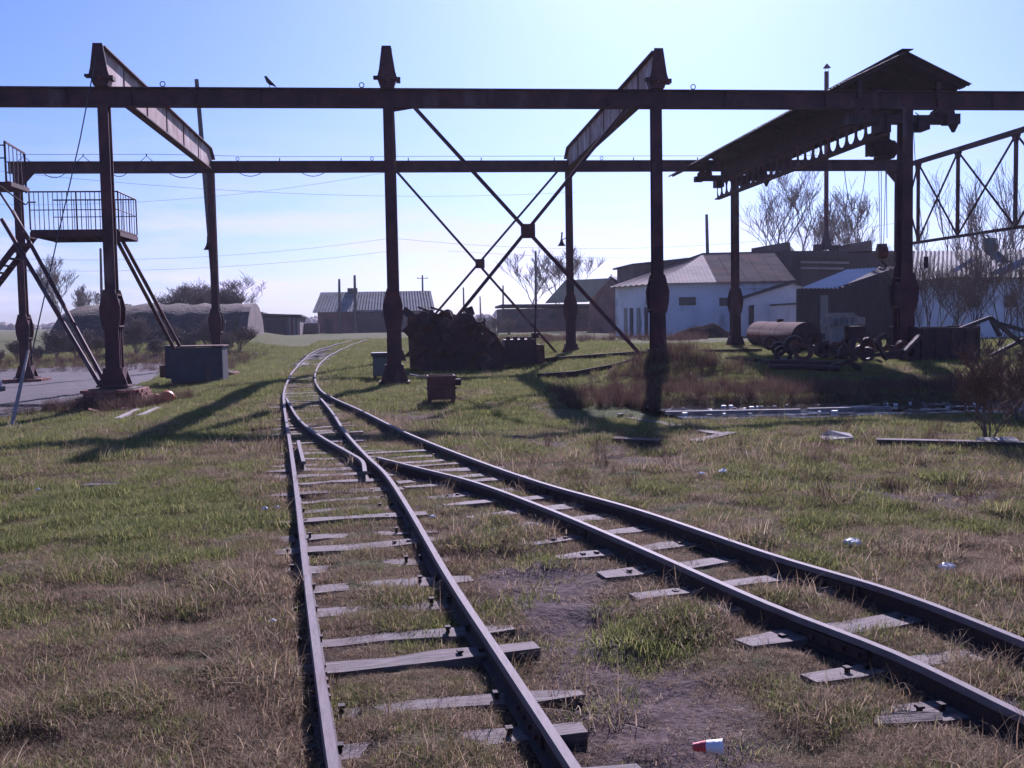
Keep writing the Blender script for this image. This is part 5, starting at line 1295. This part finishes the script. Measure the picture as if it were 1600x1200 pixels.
def scatter(name, pos, rot, scl, ind):
    me_ = bpy.data.meshes.new(name); me_.from_pydata(pos.tolist(), [], [])
    a_ = me_.attributes.new('rot', 'FLOAT_VECTOR', 'POINT'); a_.data.foreach_set('vector', rot.astype(np.float32).ravel())
    a_ = me_.attributes.new('scl', 'FLOAT', 'POINT'); a_.data.foreach_set('value', scl.astype(np.float32))
    a_ = me_.attributes.new('ind', 'INT', 'POINT'); a_.data.foreach_set('value', ind.astype(np.int32))
    o = bpy.data.objects.new(name, me_); COL.objects.link(o); o['kind'] = 'stuff'
    g = bpy.data.node_groups.new(name+'_nodes', 'GeometryNodeTree'); g.interface.new_socket('Geometry', in_out='INPUT', socket_type='NodeSocketGeometry'); g.interface.new_socket('Geometry', in_out='OUTPUT', socket_type='NodeSocketGeometry')
    N = g.nodes; L = g.links; i_ = N.new('NodeGroupInput'); o_ = N.new('NodeGroupOutput'); ip = N.new('GeometryNodeInstanceOnPoints'); ci = N.new('GeometryNodeCollectionInfo')
    ci.inputs['Collection'].default_value = src; ci.inputs['Separate Children'].default_value = True; ci.inputs['Reset Children'].default_value = True
    def na(nm, dt): n_ = N.new('GeometryNodeInputNamedAttribute'); n_.data_type = dt; n_.inputs['Name'].default_value = nm; return n_.outputs['Attribute']
    L.new(i_.outputs[0], ip.inputs['Points']); L.new(ci.outputs[0], ip.inputs['Instance']); ip.inputs['Pick Instance'].default_value = True
    L.new(na('ind', 'INT'), ip.inputs['Instance Index']); L.new(na('rot', 'FLOAT_VECTOR'), ip.inputs['Rotation']); L.new(na('scl', 'FLOAT'), ip.inputs['Scale']); L.new(ip.outputs[0], o_.inputs[0])
    md = o.modifiers.new('scatter', 'NODES'); md.node_group = g; return o
rs = np.random.RandomState(77)
def sample(n_, rmin, rmax, p_, amin, amax):
    u = rs.uniform(size=n_); e_ = 2-p_; r_ = (rmin**e_+u*(rmax**e_-rmin**e_))**(1/e_); a_ = YAW+rs.uniform(amin, amax, n_)
    return r_*np.sin(a_), r_*np.cos(a_), r_
NG = 210000
x, y, r = sample(NG, 2.2, 75, 1.5, -.6, .6)
n1 = nz2(x, y, .55, 5); n2 = nz2(x, y, 2.4, 12)
rdd = np.full(len(x), 9.0); k_ = y < 40; rdd[k_] = raildist(x[k_], y[k_])
dmk = np.zeros(len(x)); dmk[k_] = dirtmask(x[k_], y[k_], n1[k_])
keep = (rs.uniform(size=len(x)) > dmk*.95) & (rdd > .055) & ~(on_sleeper(x, y) & (rs.uniform(size=len(x)) < .93)) & (inroad(x, y) < .4)
dd = np.abs(y-yditch(x)); keep &= ~((dd < 1.05) & (x > 2.6)) & (rs.uniform(size=len(x)) > .25*np.clip(n2, 0, 1))
keep &= ~((y > 44) & (x > 10)) & (y < 66+20*(x > -6))
greenp = .40+.5*n1+.75*n2+.45*sm(9, 26, y)+.35*np.exp(-(((x+2.6)/1.4)**2+((y-9.6)/1.8)**2))-.30*np.exp(-(rdd/.35)**2)-.14*(y < 7)
g_ = rs.uniform(size=len(x)) < greenp
sc_ = (.85+.35*rs.uniform(size=len(x)))*(r/5)**.42*(1+.95*np.clip(n2, -.5, 1)); sc_ = np.where(~g_ & (rdd < .45) & (rdd > .07), sc_*1.25, sc_); sc_ = np.where(rdd < .12, sc_*.7, sc_)
inbed = (segdist(x, y, [tuple(p) for p in ctrA[::4]]) < .5) | (segdist(x, y, [tuple(p) for p in ctrB[::4]]) < .5)
sc_ = np.where(inbed, sc_*.78, sc_)
ind = np.where(g_, rs.randint(0, 4, len(x)), rs.randint(4, 8, len(x)))
bigt = (rs.uniform(size=len(x)) < .02+.10*((n2 > .35) & (rdd > .2))) & (r < 30) & (y > 2.6)
ind = np.where(bigt & ~g_, rs.randint(11, 13, len(x)), ind)
z = gridz(x, y)
x, y, z, sc_, ind, g_ = x[keep], y[keep], z[keep], sc_[keep], ind[keep], g_[keep]
rot = np.column_stack([rs.uniform(-.15,.15,len(x)), rs.uniform(-.15,.15,len(x)), rs.uniform(0,6.28,len(x))])
gm_ = ind < 4
scatter('grass', np.column_stack([x, y, z])[gm_], rot[gm_], sc_[gm_], ind[gm_])
scatter('dry_grass', np.column_stack([x, y, z])[~gm_], rot[~gm_], sc_[~gm_], ind[~gm_])
# dry weeds on the far bank, the mound, round the footings and on the left verge
P = []
def patch(n_, fx, fy, s0, s1, dens=None):
    for _ in range(n_):
        a_, b2 = fx(), fy(); 
        if callable(b2): b2 = b2(a_)
        P.append((a_, b2, zh(a_, b2), rs.uniform(s0, s1)))
for _ in range(2300):
    x_ = rs.uniform(3, 19); y_ = yditch(x_)+rs.uniform(.8, 3.5); 
    if nz2([x_], [y_], .7, 2)[0] > -.5: P.append((x_, y_, 0, rs.uniform(.22, .6)))
for _ in range(230): x_ = rs.normal(6.3, .75); y_ = rs.normal(23.6, 1.0); P.append((x_, y_, zh(x_, y_), rs.uniform(.25, .75)))
for _ in range(260): x_ = rs.normal(XS[0]-.1, 1.0); y_ = rs.normal(Y1-1.0, .4); P.append((x_, y_, zh(x_, y_), rs.uniform(.3, .7)))
for _ in range(70): x_ = rs.normal(-7.0, .5); y_ = rs.normal(15.3, .6); P.append((x_, y_, zh(x_, y_), rs.uniform(.4, .8)))
for _ in range(240): x_ = rs.uniform(3, 14); y_ = yditch(x_)-abs(rs.normal(.95, .3)); P.append((x_, y_, zh(x_, y_), rs.uniform(.1, .32)))
for _ in range(200): x_ = rs.uniform(3.6, 14); y_ = yditch(x_)+rs.uniform(.55, 1.1); P.append((x_, y_, zh(x_, y_)+.1, rs.uniform(.3, .6)))
for _ in range(120): x_ = rs.uniform(9, 16); y_ = rs.uniform(52, 55); P.append((x_, y_, zh(x_, y_), rs.uniform(.5, 1.1)))
for _ in range(500): x_ = rs.uniform(-26, -7.5); y_ = rs.uniform(46, 58); P.append((x_, y_, zh(x_, y_), rs.uniform(.5, 1.2)))
for _ in range(300): x_ = rs.uniform(2, 9); y_ = rs.uniform(48, 66); P.append((x_, y_, zh(x_, y_), rs.uniform(.5, 1.0)))
for _ in range(90): x_ = rs.uniform(1, 9); y_ = rs.uniform(8, 13); P.append((x_, y_, zh(x_, y_), rs.uniform(.12, .5)))
P = np.array(P); ri = np.column_stack([rs.uniform(-.2,.2,len(P)), rs.uniform(-.2,.2,len(P)), rs.uniform(0,6.28,len(P))])
P[:, 2] = gridz(P[:, 0], P[:, 1]); scatter('dry_weeds', P[:, :3], ri, P[:, 3], rs.randint(8, 11, len(P)))

# ------------------------------------------------------------------ air
hz = MB().box((0, 300, 14), (900, 760, 31)).build('haze', M['glass'], kind='stuff'); hz.data.materials.clear()
hm = bpy.data.materials.new('haze_air'); hm.use_nodes = True; t = hm.node_tree; t.nodes.clear(); o_ = t.nodes.new('ShaderNodeOutputMaterial'); v_ = t.nodes.new('ShaderNodeVolumePrincipled')
v_.inputs['Color'].default_value = (.86,.88,1,1); v_.inputs['Density'].default_value = .0003; v_.inputs['Anisotropy'].default_value = .3
t.links.new(v_.outputs[0], o_.inputs['Volume']); hz.data.materials.append(hm); hz.display_type = 'WIRE'
